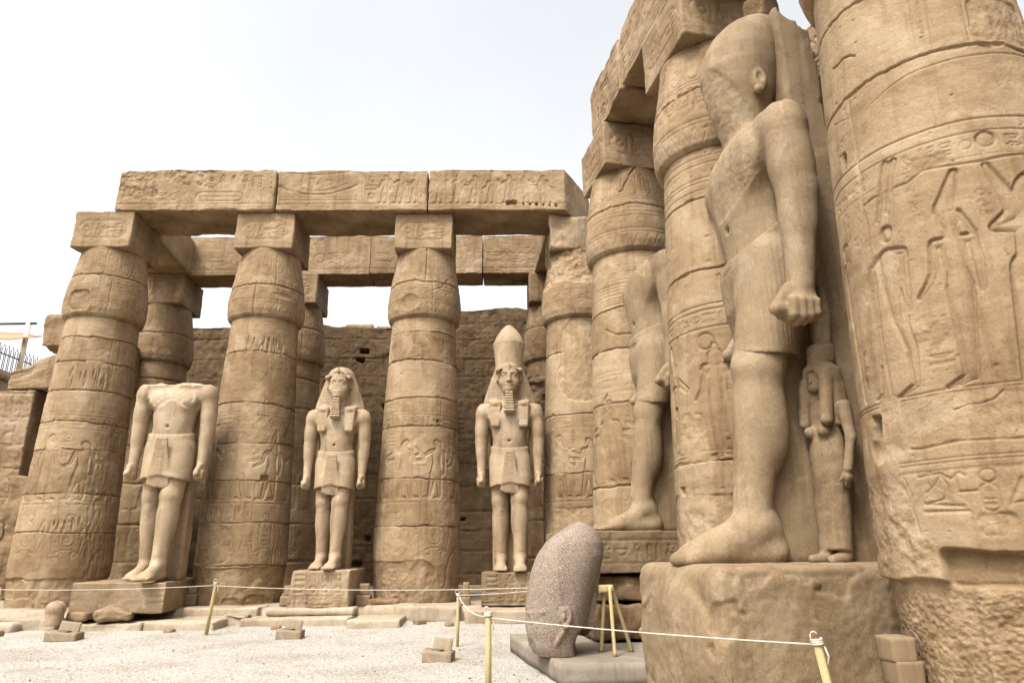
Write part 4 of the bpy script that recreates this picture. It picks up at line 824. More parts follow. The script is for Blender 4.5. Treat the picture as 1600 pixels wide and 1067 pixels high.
def arch(label, x0, x1, yf, yb, h, seed, kind, mat=SAND, rz=0.0, tint=.5, warp=None, chip=.07, big=.06, step=.09, group='stone beams over the columns'):
    w = x1 - x0; o = block('architrave_block', (w, yb - yf, h), mat, None, ((x0 + x1) / 2, (yf + yb) / 2, AZ), rz, step, chip, .009, seed, front=arch_canvas(w, h, .022, seed, kind) if kind is not None else None, fres=.017, tint=tint, big=big, warp=warp)
    return tag(o, label, 'stone beam', group)
def endchip(P):   # broken upper left end of the first beam
    t = np.clip((-P[:, 0] - 1.55) / .7, 0, 1) * np.clip((P[:, 2] - .85) / .4, 0, 1); P[:, 2] -= .16 * t * (.6 + fbm(P, 3, 3, 3)); P[:, 0] += .25 * t * 0; return P
arch('left beam of the front row with a long name ring and battered upper edge', -11.02, -6.63, 17.06, 18.72, 1.28, 211, 0, rz=.013, warp=endchip, chip=.1, big=.1)
arch('middle beam of the front row, carved with a curved sacred boat', -6.60, -2.36, 17.13, 18.80, 1.25, 213, 1, rz=.013)
def cham(P): P[:, 0] += np.clip((P[:, 0] + 1.9) / 3.8, 0, 1) ** 3 * (P[:, 1] + .83) * .55; return P
arch('right beam of the front row, carved with walking men and a row of holes', -2.33, 1.52, 17.19, 18.85, 1.28, 215, 2, rz=.012, warp=cham)
arch('rear beam seen under the left front beam, long and plain', -11.35, -4.885, 21.75, 22.95, 1.45, 217, 3, tint=.42, chip=.04, big=.08, step=.1)
arch('rear beam seen under the middle front beam, with faint carving', -4.87, -1.0, 21.72, 22.95, 1.42, 219, 3, tint=.44, chip=.04, big=.08, step=.1)
arch('rear beam seen under the right front beam, grey stained', -.985, 1.35, 21.75, 22.95, 1.42, 221, 3, tint=.40, chip=.04, step=.1)
def cross(label, xa, ya, xb, yb, w, seed, tint=.6, h=1.3, group='stone beams over the columns', left=None, mat=SAND, chip=.08, big=.06, warp=None):
    L = math.hypot(xb - xa, yb - ya); o = block('architrave_block', (w, L, h), mat, None, ((xa + xb) / 2, (ya + yb) / 2, AZ), math.atan2(yb - ya, xb - xa) - math.pi / 2, .1 if left is None else .08, chip, .012, seed, tint=tint, big=big, left=left, fres=.02, warp=warp)
    return tag(o, label, 'stone beam', group)
cross('cross beam from the leftmost front column back to the rear row', -11.42, 18.85, -11.9, 22.9, 1.45, 223)
cross('cross beam from the corner column back to the dark rear column', 1.75, 18.95, 1.4, 22.9, 1.4, 225, .5)
def lc(L, h, seed, kind=4): return arch_canvas(L, h, .016, seed, kind)
def eroded(P):
    t = np.clip((P[:, 1] - 1.1) / 1.2, 0, 1); P[:, 2] -= .5 * t * np.clip(P[:, 2] / 1.3, 0, 1) ** 2 * (1 + fbm(P, 2, 3, 5)); return P
cross('far beam of the right row with its end broken off against the sky', 3.06, 12.1, 2.70, 14.05, 1.6, 231, .5, left=lc(2.0, 1.3, 231), chip=.12, big=.15, warp=eroded)
cross('near beam of the right row, above the crowned statue', 3.85, 8.1, 3.07, 12.03, 1.6, 233, .5, left=lc(4.0, 1.3, 233))
cross('beam above the nearest column, out of the sky at upper right', 4.75, 3.6, 3.86, 8.05, 1.6, 235, .5)
cross('beam of the rear right row, a sliver between crowned statue and nearest column', 7.5, 9.3, 6.3, 15.0, 1.5, 237, .5, left=lc(5.8, 1.3, 237))
cross('short rear beam beyond the corner, catching light behind the right row', 2.75, 19.5, 2.2, 24.5, 1.4, 239, .6)

# ================================================================== REAR WALL AND LEFT GATE
def wall_canvas(L, h, seed, res=.025, holes=18, course=.82):
    c = Canvas(-L / 2, L / 2, 0, h, res, seed); z = 0
    while z < h:
        z += course * c.R.uniform(.85, 1.15); c.joint(z, w=.02, d=.05, chips=1.0); x = -L / 2
        while x < L / 2: x += c.R.uniform(.9, 2.0); c.vjoint(x, max(0, z - course), z, .024, .04)
    S, Z = np.meshgrid(c.S, c.Z); m = sstep(.0, .25, c.n2(S, Z, .8, 4, 2)); c.h += m * (-.04 + .06 * c.n2(S, Z, 4, 4, 3)); c.t += .12 * c.n2(S, Z, .7, 3, 4)
    c.text(-L * .48, L * .48, h * .45, h * .95, .75, .035, .03)
    for k in range(holes): c.hole(c.R.uniform(-L * .48, L * .48), c.R.uniform(.8, h * .95), c.R.uniform(.06, .2), c.R.uniform(.05, .12), .3)
    return c
def wall(label, x0, x1, yf, th, h, seed, mat=WALLM, step=.12, rz=0, fres=.05, tint=.5, holes=18, big=.08, z=0.0, chip=.1, name='ruined_wall', warp=None):
    o = block(name, (x1 - x0, th, h), mat, None, ((x0 + x1) / 2, yf + th / 2, z), rz, step, chip, .02, seed, front=wall_canvas(x1 - x0, h, seed, holes=holes), fres=fres, tint=tint, big=big, warp=warp); return tag(o, label, 'wall')
def topw(P): 
    t = np.clip(P[:, 2] / 10 - .9, 0, .2) * 10; P[:, 2] -= t * (.06 + .10 * fbm(np.c_[P[:, 0] * 1.0, 0 * P[:, 0], 0 * P[:, 0]], .8, 2, 5)); return P
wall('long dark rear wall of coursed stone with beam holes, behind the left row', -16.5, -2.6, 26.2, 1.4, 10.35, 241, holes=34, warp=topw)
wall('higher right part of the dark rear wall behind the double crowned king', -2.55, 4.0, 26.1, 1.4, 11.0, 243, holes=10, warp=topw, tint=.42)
for x, w_, h_, lab in ((-6.25, 1.1, .42, 'loose squared block on top of the rear wall, left of a lower slab'), (-4.95, 1.2, .34, 'flat loose slab on top of the rear wall beside a taller block')):
    tag(block('loose_stone', (w_, .9, h_), SANDR, None, (x, 26.9, 10.02), .05, .08, .07, .02, int(-x * 10), tint=.6), lab, 'stone')
tag(block('ruined_wall', (1.2, 26, 9.5), SANDR, None, (10.6, 14, 0), -.2, .35, .1, .02, 247, tint=.3, big=.1), 'tall wall closing the right colonnade, lost in shade', 'wall')
tag(block('added_court_wall', (46, 1.5, 11), SANDR, None, (-8, -17, 0), 0, .8, .1, .02, 271, tint=.5), 'unseen stone wall of the court behind the viewer, added to cut low sky light', 'wall')  # unseen enclosing walls, added to block low sky light and deepen the shade
tag(block('added_court_wall', (1.5, 30, 11), SANDR, None, (-31.5, -1.5, 0), 0, .8, .1, .02, 273, tint=.5), 'unseen stone wall of the court on the left, added to cut low sky light', 'wall')
# left gate block: pier, lintel slope and dark opening
wall('left gate pier of coursed stone at the picture edge', -19.5, -14.55, 20.3, 2.2, 6.35, 251, SANDR, holes=3, tint=.52, fres=.035, step=.09)
def slope(P): t = np.clip((P[:, 0] + 1.67) / 2.2, 0, 1); P[:, 2] *= (.27 + .42 * t + .04 * np.floor(t * 3.2)); return P
tag(block('lintel_stone', (3.35, 2.3, 2.0), SANDR, None, (-13.78, 21.5, 6.40), 0, .07, .1, .02, 253, tint=.6, big=.12, warp=slope), 'sloping sandstone lintel over the dark doorway at far left', 'lintel')
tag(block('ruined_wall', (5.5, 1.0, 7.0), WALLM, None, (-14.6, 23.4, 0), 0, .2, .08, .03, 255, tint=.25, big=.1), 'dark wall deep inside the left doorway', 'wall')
tag(block('broken_stone', (1.25, 1.2, 1.15), SANDR, None, (-15.1, 22.3, 8.15), .1, .06, .25, .03, 257, tint=.5, big=.1), 'rounded broken block perched on the lintel left of the leftmost column', 'stone')
def rub(name, size, loc, seed, label, cat='stone', mat=SANDR, rz=0, chip=.12, tint=.5, group=None, big=.15, amp=.02, step=.05, warp=None): return tag(block(name, size, mat, None, loc, rz, step, chip, amp, seed, tint=tint, big=big, warp=warp), label, cat, group)
rub('gate_relief_stone', (1.3, .8, 3.4), (-13.75, 20.1, .3), 259, 'battered standing relief slab leaning in the left gateway', 'relief', tint=.4, rz=.1, chip=.2, big=.3, amp=.05)
rub('gate_relief_stone', (1.5, .7, 2.1), (-15.6, 19.75, .3), 260, 'low worn slab before the left gate pier', 'relief', tint=.42, chip=.2, big=.25, amp=.05)
# terrace with fence, pole and awning beyond the left gate
tag(block('terrace_wall', (9, 12, 8.85), SANDR, None, (-26.75, 31.5, 0), 0, .3, .08, .02, 261, tint=.6), 'distant pale terrace wall under the fence at far left', 'wall')
tag(block('terrace_cornice', (9.3, 12.2, .32), SANDR, None, (-26.75, 31.5, 8.86), 0, .15, .05, .01, 263, tint=.72), 'pale cornice course along the top of the distant terrace', 'cornice')
def tube(pts, r, sides=8, caps=True):
    pts = np.asarray(pts, float); n = len(pts); rr = np.broadcast_to(np.asarray(r, float), (n,)); V = []
    for i in range(n):
        t = pts[min(i + 1, n - 1)] - pts[max(i - 1, 0)]; t /= np.linalg.norm(t) + 1e-9; a = np.cross(t, [0, 0, 1.0] if abs(t[2]) < .9 else [1.0, 0, 0]); a /= np.linalg.norm(a); b = np.cross(t, a)
        an = np.linspace(0, 2 * np.pi, sides, endpoint=False); V.append(pts[i] + rr[i] * (np.cos(an)[:, None] * a + np.sin(an)[:, None] * b))
    V = np.concatenate(V); I = np.arange(n * sides).reshape(n, sides); J = np.roll(I, -1, 1)
    F = np.stack([I[:-1], J[:-1], J[1:], I[1:]], -1).reshape(-1, 4)
    T = np.r_[np.stack([np.full(sides, len(V)), J[0], I[0]], -1), np.stack([np.full(sides, len(V) + 1), I[-1], J[-1]], -1)]
    return np.r_[V, pts[:1], pts[-1:]], F, T
def join(parts):
    V, Q, T, o = [], [], [], 0
    for v, q, t in parts:
        V.append(v); Q.append(q + o); T.append(t + o); o += len(v)
    return np.concatenate(V), np.concatenate(Q), np.concatenate(T)
fr = empty('terrace_fence', (-22.42, 30.2, 9.15), 'dark looped iron fence on the distant terrace at far left', 'fence', rz=math.pi / 2)
v, q, t = join([tube([(-4.5, 0, z), (1.3, 0, z)], .03, 6) for z in (.12, .85)]); mesh('rail', v, [q, t], IRON, fr)
v, q, t = join([tube([(x, 0, .05), (x, 0, 1.1), (x + .09, 0, 1.28), (x + .18, 0, 1.1), (x + .18, 0, .05)], .018, 5) for x in np.arange(-4.4, 1.2, .27)]); mesh('loop_bar', v, [q, t], IRON, fr)
aw = empty('awning', (-22.6, 30.3, 9.15), 'orange canvas awning on a cream post beyond the left gate', 'awning')
v, q, t = tube([(.2, -.3, 0), (.2, -.3, 2.7)], .11, 8); mesh('post', v, [q, t], STEEL, aw)
v, q, t = tube([(-4, -.3, 2.6), (.55, -.3, 2.62)], .06, 6); mesh('top_rail', v, [q, t], IRON, aw)
xs = np.linspace(-4, .55, 14); top = np.array([[x, .25, 2.42 - .12 * (x + 1.2 > 0) * (x + 1.2) - .03 * math.sin(x * 4)] for x in xs]); bot = np.array([[x + .35, -.9, 1.72 + .05 * math.sin(x * 3)] for x in xs])
V = np.r_[top, bot, top + [0, .02, -.03], bot + [0, .02, -.03]]; k = len(xs); I = np.arange(k - 1); Q = np.r_[np.stack([I, I + 1, I + 1 + k, I + k], -1), np.stack([I + 2 * k + 1, I + 2 * k, I + 3 * k, I + 3 * k + 1], -1), np.stack([I + k, I + k + 1, I + 3 * k + 1, I + 3 * k], -1), np.stack([I + 1, I, I + 2 * k, I + 2 * k + 1], -1)]
mesh('canvas', V, [Q, np.zeros((0, 3), int)], CANV, aw)
# ================================================================== STATUES
def king(label, loc, rz, k, mat, vox, kind, pil=(.36, 3.9), seed=0, tint=.5, pleat=0.0, broken=None, dip=.08, web=2.3, extra=None, top=3.79, apron=True, hz=1.80, low=None, lk=1.13, ak=.97):
    r = empty('king_statue', loc, label, 'statue', 'colossal striding king statues', rz)
    tall = {'nemes': 4.95, 'double': 4.95, 'headless': 4.1, 'white': 5.35}[kind]
    s = Solid((-.98, -1.2, -.06), (.98, .62, tall), vox); limbs(s, vox, lk, ak, .14 if not apron else .08, not apron)
    if kind == 'headless':
        X, Y, Z = s.ax[0][:, None, None], s.ax[1][None, :, None], s.ax[2][None, None, :]
        w = top - .05 * np.cos(X * 2.2) + .03 * np.sin(X * 9) + .03 * np.sin(Y * 8 + 1); s.D = np.maximum(s.D, (Z - w)).astype(np.float32)
    elif kind == 'white':
        s.cap((0, .02, 3.55), (0, .0, 4.0), .215, .2, .06)
        fb = [(3.66, -.16, .12, .17), (3.82, -.25, .15, .21), (4.0, -.31, .22, .26), (4.2, -.352, .31, .315), (4.45, -.375, .37, .35), (4.65, -.345, .40, .35), (4.85, -.25, .42, .31), (5.0, -.12, .42, .25), (5.1, .03, .41, .17), (5.17, .18, .37, .09)]
        s.loft([(a, (b + c_) / 2, 0, d_, (c_ - b) / 2) if False else (a, 0, (b + c_) / 2, d_, (c_ - b) / 2) for a, b, c_, d_ in fb], .08)
        for x in (-1, 1):
            s.ell((x * .318, .03, 4.20), (.05, .07, .12), .02); s.ell((x * .36, .015, 4.225), (.03, .035, .065), .012, '-'); s.ell((x * .335, .0, 4.09), (.035, .05, .045), .02)
    else: head(s, nose=(kind == 'double'))
    s.cut(lambda X, Y, Z: -Z + 0 * X + 0 * Y)
    skin('body', s, mat, r, k, seed, .004 if kind != 'white' else .005, tint, edit=broken)
    kilt(r, mat, k, vox * 1.0, pleat, dip, apron, seed + 3, hz, not apron, lk)
    if kind in ('nemes', 'double'):
        nemes(r, mat, k, .018, kind == 'double'); beard(r, mat, k, .015)
    if kind == 'double':
        c = Solid((-.6, -.55, 4.4), (.6, .65, 6.2), .02)
        c.loft([(4.56, 0, .02, .325, .32), (4.75, 0, .03, .335, .325), (5.0, 0, .04, .36, .35), (5.20, 0, .05, .39, .38), (5.235, 0, .05, .40, .39)], 0)
        q = skin('red_crown', c, mat, r, k, 31, .003)
        c = Solid((-.6, -.55, 5.1), (.6, .65, 6.2), .018)
        c.loft([(a - .22, 0, b_, r1 * .98, r1 * .96) for a, b_, r1 in ((5.40, .05, .375), (5.50, .05, .365), (5.62, .05, .315), (5.74, .06, .24), (5.84, .06, .165), (5.90, .06, .10), (5.93, .06, .05))], 0)
        skin('white_crown', c, mat, r, k, 33, .003)
    if extra: extra(r)
    pillar(r, mat, k, pil[0], pil[1], .24, .60, True, seed + 7, web, low)
    return r
def chest_break(z0, z1, deep=.03, light=.14, wide=.5):
    def ed(V, n, T):
        q = fbm(V, 3.0, 3, 61); m = sstep(.03, -.03, np.abs(V[:, 0] + .05) - wide + .12 * q) * sstep(.02, -.02, z0 + .12 * np.cos(V[:, 0] * 6) + .1 * q - V[:, 2]) * (V[:, 1] < .0)
        m = np.maximum(m, sstep(z1, z1 + .02, V[:, 2] + .05 * q)); V = V - n * (m * (deep + .02 * fbm(V, 9, 3, 62)))[:, None]; return V, T + light * m
    return ed
king('headless pale statue of a striding king with a rough broken chest, at left', (-8.18, 16.35, 1.0), .05, 1.215, GRAN, .022, 'headless', (.38, 3.3), 301, .52, broken=chest_break(3.22, 3.70))
king('bearded king in a striped headcloth striding, centre of the front row', (-4.38, 17.0, 1.18), .02, 1.02, GRAN, .02, 'nemes', (.40, 3.7), 311, .5)
king('king wearing a tall double crown and beard, against the dark wall', (-.08, 17.4, 1.1), .0, 1.095, GRAN, .02, 'double', (.40, 3.6), 321, .47)
FZ = math.radians(-78.5)
king('headless brown statue in profile between the two columns on the right', (2.62, 12.03, 1.86), FZ, 1.30, GRAN2, .02, 'headless', (.34, 3.5), 331, .47, pleat=.006, broken=chest_break(3.5, 3.72, .02, .15), top=3.80, apron=False, hz=1.62, lk=1.06, ak=1.1)
def bigbreak(V, n, T):
    y, z, x = V[:, 1], V[:, 2], V[:, 0]; q = .05 * fbm(V, 4, 3, 71)
    # triangular break on the left breast, wide at the shoulder, pointed towards the waist; and the worn face
    lim1 = .06 - (3.66 - z) * .50
    m = sstep(.012, -.012, y - lim1 + .5 * q) * (x > -.2) * sstep(.5, .44, x) * sstep(2.95, 2.97, z + q) * sstep(3.72, 3.66, z + q)
    sh = sstep(.02, -.02, np.hypot((y + .06) / .17, (z - 3.50) / .14) - 1 + q * 4) * (x > .4)
    fc = sstep(.015, -.015, y + .36 - .62 * np.clip(4.45 - z, 0, .6) + .6 * q) * sstep(3.62, 3.68, z)
    V = V - n * (m * (.009 + .007 * fbm(V, 30, 4, 72)) + sh * (.003 + .006 * fbm(V, 32, 4, 73)) + fc * (.012 + .008 * fbm(V, 26, 4, 74)))[:, None]
    bt = (z > 2.74 - .12) & (z < 2.75) & False
    return V, T + .10 * m + .05 * sh + .04 * fc
def queen(r):
    """small royal woman in high relief beside the king's leg (built in metres, local frame of the statue)"""
    s = Solid((-.75, -.6, -.05), (.6, .5, 3.35), .0155)
    s.loft([(.14, 0, -.02, .155, .13), (.35, 0, .0, .16, .14), (.9, 0, 0, .20, .17), (1.15, 0, 0, .225, .18), (1.32, 0, 0, .2, .16), (1.45, 0, 0, .175, .14), (1.62, 0, 0, .21, .15), (1.72, 0, .02, .24, .14), (1.80, 0, .02, .14, .1)], .04)
    for x in (-1, 1):
        s.cap((x * .09, 0, .95), (x * .075, -.03 + .05 * x, .1), .125, .07, .04); s.cap((x * .075, -.03 + .05 * x, .06), (x * .085, -.24 + .05 * x, .035), .065, .045, .03)
        s.ell((x * .09, -.135, 1.41), (.07, .08, .075), .03)
    s.cap((.25, .02, 1.68), (.31, .0, 1.32), .075, .065, .03); s.cap((.31, .0, 1.32), (.29, -.07, .98), .062, .05, .03)         # hanging arm
    s.ell((.27, -.06, .9), (.045, .06, .07), .02)
    for i in range(4): s.cap((.262, -.09 + .026 * i, .88), (.258, -.085 + .026 * i, .79 + .01 * (i in (0, 3))), .017, .014, .006)
    s.cap((.25, -.1, .92), (.225, -.125, .85), .018, .014, .006)
    s.cap((-.23, .02, 1.68), (-.38, -.02, 1.42), .07, .055, .03); s.cap((-.38, -.02, 1.42), (-.60, .0, 1.62), .055, .04, .02)       # arm reaching up to the king's leg
    s.ell((-.64, .0, 1.68), (.04, .045, .07), .02)
    for i in range(4): s.cap((-.655, -.04 + .025 * i, 1.72), (-.665, -.04 + .025 * i, 1.80), .016, .013, .006)
    s.cap((-.62, -.05, 1.68), (-.60, -.07, 1.75), .016, .013, .006)
    s.cap((0, .02, 1.72), (0, 0, 1.92), .085, .08, .03); s.ell((0, -.03, 2.02), (.125, .14, .165), .03); s.ell((0, -.12, 1.93), (.07, .06, .06), .03)
    s.cap((0, -.165, 2.05), (0, -.185, 1.99), .016, .024, .012)
    for x in (-1, 1): s.ell((x * .055, -.15, 2.06), (.03, .02, .016), .008); s.ell((x * .055, -.155, 2.09), (.04, .015, .01), .01)
    s.ell((0, -.165, 1.925), (.04, .02, .012), .006)
    s.cut(lambda X, Y, Z: -Z + 0 * X + 0 * Y)
    o = skin('queen_figure', s, GRAN2, r, 1.0, 81, .016, .42); w = Solid((-.45, -.35, 1.3), (.45, .4, 3.4), .0155)
    w.ell((0, .02, 2.08), (.205, .2, .2), .03)
    w.loft([(1.48, 0, .06, .25, .13), (1.7, 0, .05, .24, .15), (1.95, 0, .04, .22, .17), (2.15, 0, .03, .19, .17)], .04, e=2.6)
    for x in (-1, 1): w.cap((x * .145, -.1, 2.0), (x * .15, -.15, 1.52), .065, .065, .03)
    w.ell((0, -.2, 2.0), (.105, .14, .14), .02, '-'); w.cap((0, -.2, 1.9), (0, -.2, 1.45), .075, .075, .02, '-', sc=(1, 1.6, 1))
    w.loft([(2.24, 0, .03, .15, .14), (2.30, 0, .03, .165, .15), (2.42, 0, .03, .17, .15), (2.46, 0, .03, .15, .13)], .02)
    w.loft([(2.44, 0, .06, .12, .08), (2.8, 0, .07, .145, .07), (3.15, 0, .08, .12, .06), (3.28, 0, .08, .05, .05)], .02)
    h = skin('wig_and_plumes', w, GRAN2, o, 1.0, 83, .018, .42)
    o.location = (.53, .17, 0.0); o.rotation_euler = (-.06, 0, math.radians(20)); return o
def tip(r):
    queen(r); block('crown_tip', (.42, .42, .5), SANDR, r, (.0, .46, 7.50), .3, .05, .16, .03, 77, tint=.15, big=.2)
big = king('tallest statue, a crowned king seen from his left side with a worn face', (3.27, 8.22, 1.42), FZ - .10, 1.47, GRAN2, .0145, 'white', (.34, 5.05), 341, .55, pleat=.005, broken=bigbreak, dip=.22, apron=False, hz=1.58, low=.69, lk=1.17, ak=1.1, web=2.25, extra=tip)
# slab of rough stone rising behind the crown
def topslab(P):
    t = np.clip(P[:, 2] / 2.6, 0, 1); P[:, 0] -= np.clip(P[:, 0], 0, 1) * t * .35 * (1 + .8 * fbm(np.c_[0 * t, 0 * t, P[:, 2]], 3, 3, 5)); return P

# ------------------------------------------------------------------ pedestals
def ped(label, size, loc, mat, seed, rz=0, fc=None, tint=.5, chip=.05, warp=None, big=.04): return tag(block('statue_pedestal', size, mat, None, loc, rz, .07, chip, .012, seed, front=fc, fres=.018, tint=tint, big=big, warp=warp), label, 'pedestal', 'pedestals of the statues')
c = Canvas(-1.05, 1.05, 0, .66, .018, 401); c.patch(.55, 1.2, .0, .7, -.004, .006, .01, .003, .2); c.text(.66, .98, .28, .52, .16, .016, .02); c.line([(.64, .54), (1, .54)], .012, .012); c.line([(.64, .2), (1, .24)], .014, .02)
for q in range(12): c.line([(-.95, .08 + q * .035), (.4, .09 + q * .035 + c.R.normal(0, .008))], .008, .006)
ped('long plain low pedestal under the headless left statue, with a pale repaired end', (1.98, 2.7, .64), (-8.5, 16.85, .34), GRAN2, 401, .03, c, .55, .06, warp=lambda P: np.c_[P[:, 0] + (P[:, 1] + 1.35) * -.12, P[:, 1], P[:, 2]])
def pedc(w, h, seed, n, dark=-.06):
    c = Canvas(-w / 2, w / 2, 0, h, .015, seed); x0, x1 = -w * .46, w * .42
    for i in range(n):
        a = x0 + (x1 - x0) * i / n; b = x0 + (x1 - x0) * (i + 1) / n; c.text(a + .03, b - .03, h * .34, h * .95, .19, .014, .022); c.line([(a, h * .34), (a, h * .96)], .01, .012)
    c.line([(x0, h * .32), (x1, h * .32)], .012, .016); c.text(x0, x1, h * .14, h * .3, .14, .014, .02); c.patch(x0 - .1, x1 + .1, -.05, h * .12, .02, .012, .05, .01, .08)
    return c
ped('square pedestal carved with sign columns under the bearded king in the striped headcloth', (1.30, 1.9, .80), (-4.33, 17.05, .38), GRAN, 411, .02, pedc(1.3, .8, 411, 4), .42, .05, warp=lambda P: np.c_[P[:, 0] - .08 * (.8 - P[:, 2]) * (P[:, 0] < -.5), P[:, 1], P[:, 2]])
ped('reddish carved pedestal under the double crowned king, behind the fallen head', (1.36, 1.9, .70), (-.06, 17.35, .39), GRAN2, 421, .0, pedc(1.36, .70, 421, 3), .36, .04)
c = Canvas(-1.75, 1.75, 0, .62, .014, 431); c.line([(-1.75, .48), (1.75, .48)], .012, .014); c.line([(-1.75, .14), (1.75, .14)], .012, .014)
c.cart(.35, .31, .8, .25, .012, .018); c.text(-.02, .7, .22, .40, .17, .012, .018); c.text(-1.4, -.1, .18, .45, .25, .013, .018); c.text(.8, 1.6, .18, .45, .25, .013, .018)
ped('dark pedestal with a band of large signs under the headless statue on the right', (3.3, 2.2, .62), (2.42, 12.15, 1.24), GRAN2, 431, FZ + math.pi / 2, c, .27, .03)
def bigped():
    s = Solid((-1.75, -1.3, -.1), (1.75, 1.3, 1.55), .02)
    s.rbox((0, 0, .68), (1.5, 1.03, .74), .17, 0); s.ell((-1.5, .0, .6), (.12, .9, .6), .15)
    X, Y, Z = s.ax[0][:, None, None], s.ax[1][None, :, None], s.ax[2][None, None, :]
    def ed(V, n, T):
        side = sstep(1.38, 1.30, V[:, 2]); a = fbm(V, 1.2, 4, 91); b = fbm(V, 6, 4, 92)
        w = V - n * (side * (.035 * np.abs(a) + .007 * b + .009 * fbm(V, 18, 5, 93) + .025 * sstep(.0, .02, a - .10)))[:, None]
        return w, T + .12 * sstep(-1.2, -1.45, V[:, 0]) + .1 * sstep(1.36, 1.40, V[:, 2])  # court-facing end and top tinted lighter: the fall of light put into the colour
    V, F = s.nets()
    o = skin('statue_pedestal', s, GRAN2, None, 1.0, 441, .008, .40, ed); o.location = (3.17, 8.17, .02); o.rotation_euler = (0, 0, FZ + math.pi / 2)
    return tag(o, 'massive rough weathered granite pedestal under the tallest statue', 'pedestal', 'pedestals of the statues')
bigped()
# rough masonry below the far right pedestal
for i, (x, z, w, h, lab) in enumerate(((1.65, .28, 1.5, .52, 'rough lower course block under the dark right pedestal, next to the prop'), (3.3, .28, 1.7, .52, 'rough lower course block under the dark right pedestal, half hidden by the tallest statue base'), (1.40, .81, 1.0, .42, 'rough upper course block directly under the dark right pedestal, left end'), (3.1, .81, 2.3, .42, 'rough upper course block directly under the dark right pedestal, right end'))):
    rub('masonry_block', (w, 2.2, h), (x + .12, 12.25 + x * .2 - .5, z), 451 + i, lab, 'stone', SANDR, .2, .1, .34, None, .12, .04, .06)

# ================================================================== FALLEN HEAD AND ITS PLINTH
def fallen():
    r = empty('fallen_head', (.55, 9.95, .26), 'speckled granite royal head fallen on a concrete slab, crown upwards', 'statue', rz=.12)
    s = Solid((-.75, -.75, -.06), (.95, .75, 1.9), .013)
    t = [(-.05, .03, 0, .30, .36), (.1, -.01, 0, .35, .41), (.3, -.01, 0, .40, .45), (.55, .03, 0, .435, .47), (.8, .09, 0, .455, .47), (1.05, .165, 0, .475, .47), (1.25, .235, .0, .465, .45), (1.42, .295, .0, .40, .41), (1.54, .345, 0, .30, .34), (1.63, .375, 0, .185, .24), (1.70, .39, 0, .06, .10)]
    s.loft(t, .0, e=2.15)
    s.rbox((.50, .02, .62), (.055, .17, .42), .03, .04, ry=-.18)                                  # fragment of the back pillar
    s.cap((-.40, -.14, .52), (-.22, -.40, .55), .022, .02, .03)      # brow
    s.ell((.06, -.47, .50), (.095, .05, .13), .012); s.ell((.07, -.525, .52), (.05, .03, .085), .01, '-'); s.ell((.035, -.5, .50), (.03, .035, .05), .01); s.ell((.06, -.50, .385), (.05, .035, .045), .015)
    s.cap((.05, -.46, .36), (-.03, -.42, .22), .035, .04, .01); s.cap((-.03, -.42, .22), (-.06, -.38, .16), .04, .05, .01)
    s.ell((.36, -.2, .12), (.18, .35, .2), .06, '-')
    s.cut(lambda X, Y, Z: -Z + 0 * X + 0 * Y)
    def ed(V, n, T):
        f = sstep(-.12, -.3, V[:, 0] - .1 * V[:, 1]) * sstep(.62, .5, V[:, 2]); return V - n * (f * (.01 + .022 * fbm(V, 8, 3, 55)))[:, None], T + .12 * f
    skin('head', s, GRAN3, r, 1.0, 461, .006, .5, ed)
fallen()
tag(block('concrete_slab', (1.9, 3.2, .26), CONC, None, (1.18, 10.85, 0), .2, .08, .015, .006, 471, tint=.5, warp=lambda P: np.c_[P[:, 0], P[:, 1] + (P[:, 0] + .95) * -.13, P[:, 2]]), 'flat concrete plinth carrying the fallen granite head', 'plinth')
tag(block('concrete_slab', (1.4, 3.2, .255), CONC, None, (2.72, 11.0, 0), .2, .1, .015, .006, 472, tint=.48), 'concrete plinth end hidden behind the tallest statue base', 'plinth')
tr = empty('prop_stand', (1.33, 9.85, .26), 'yellow wooden prop stand steadying the fallen head', 'prop')
def beam(name, parent, a, b, w, d, mat=WOODL, seed=1):
    a, b = Vector(a), Vector(b); L = (b - a).length; o = block(name, (w, d, L), mat, parent, (0, 0, 0), 0, .05, .004, .002, seed)
    o.matrix_local = Matrix.Translation(a) @ (b - a).to_track_quat('Z', 'X').to_matrix().to_4x4(); return o
beam('leg', tr, (-.03, -.22, 0), (-.045, -.10, .85), .046, .042, seed=1); beam('leg', tr, (-.16, .19, 0), (-.10, .02, .80), .046, .042, seed=2); beam('leg', tr, (.255, .17, 0), (-.01, -.03, .84), .044, .04, seed=3)
block('head_board', (.20, .05, .10), WOODL, tr, (-.09, -.045, .77), 0, .03, .004, .001, 4)

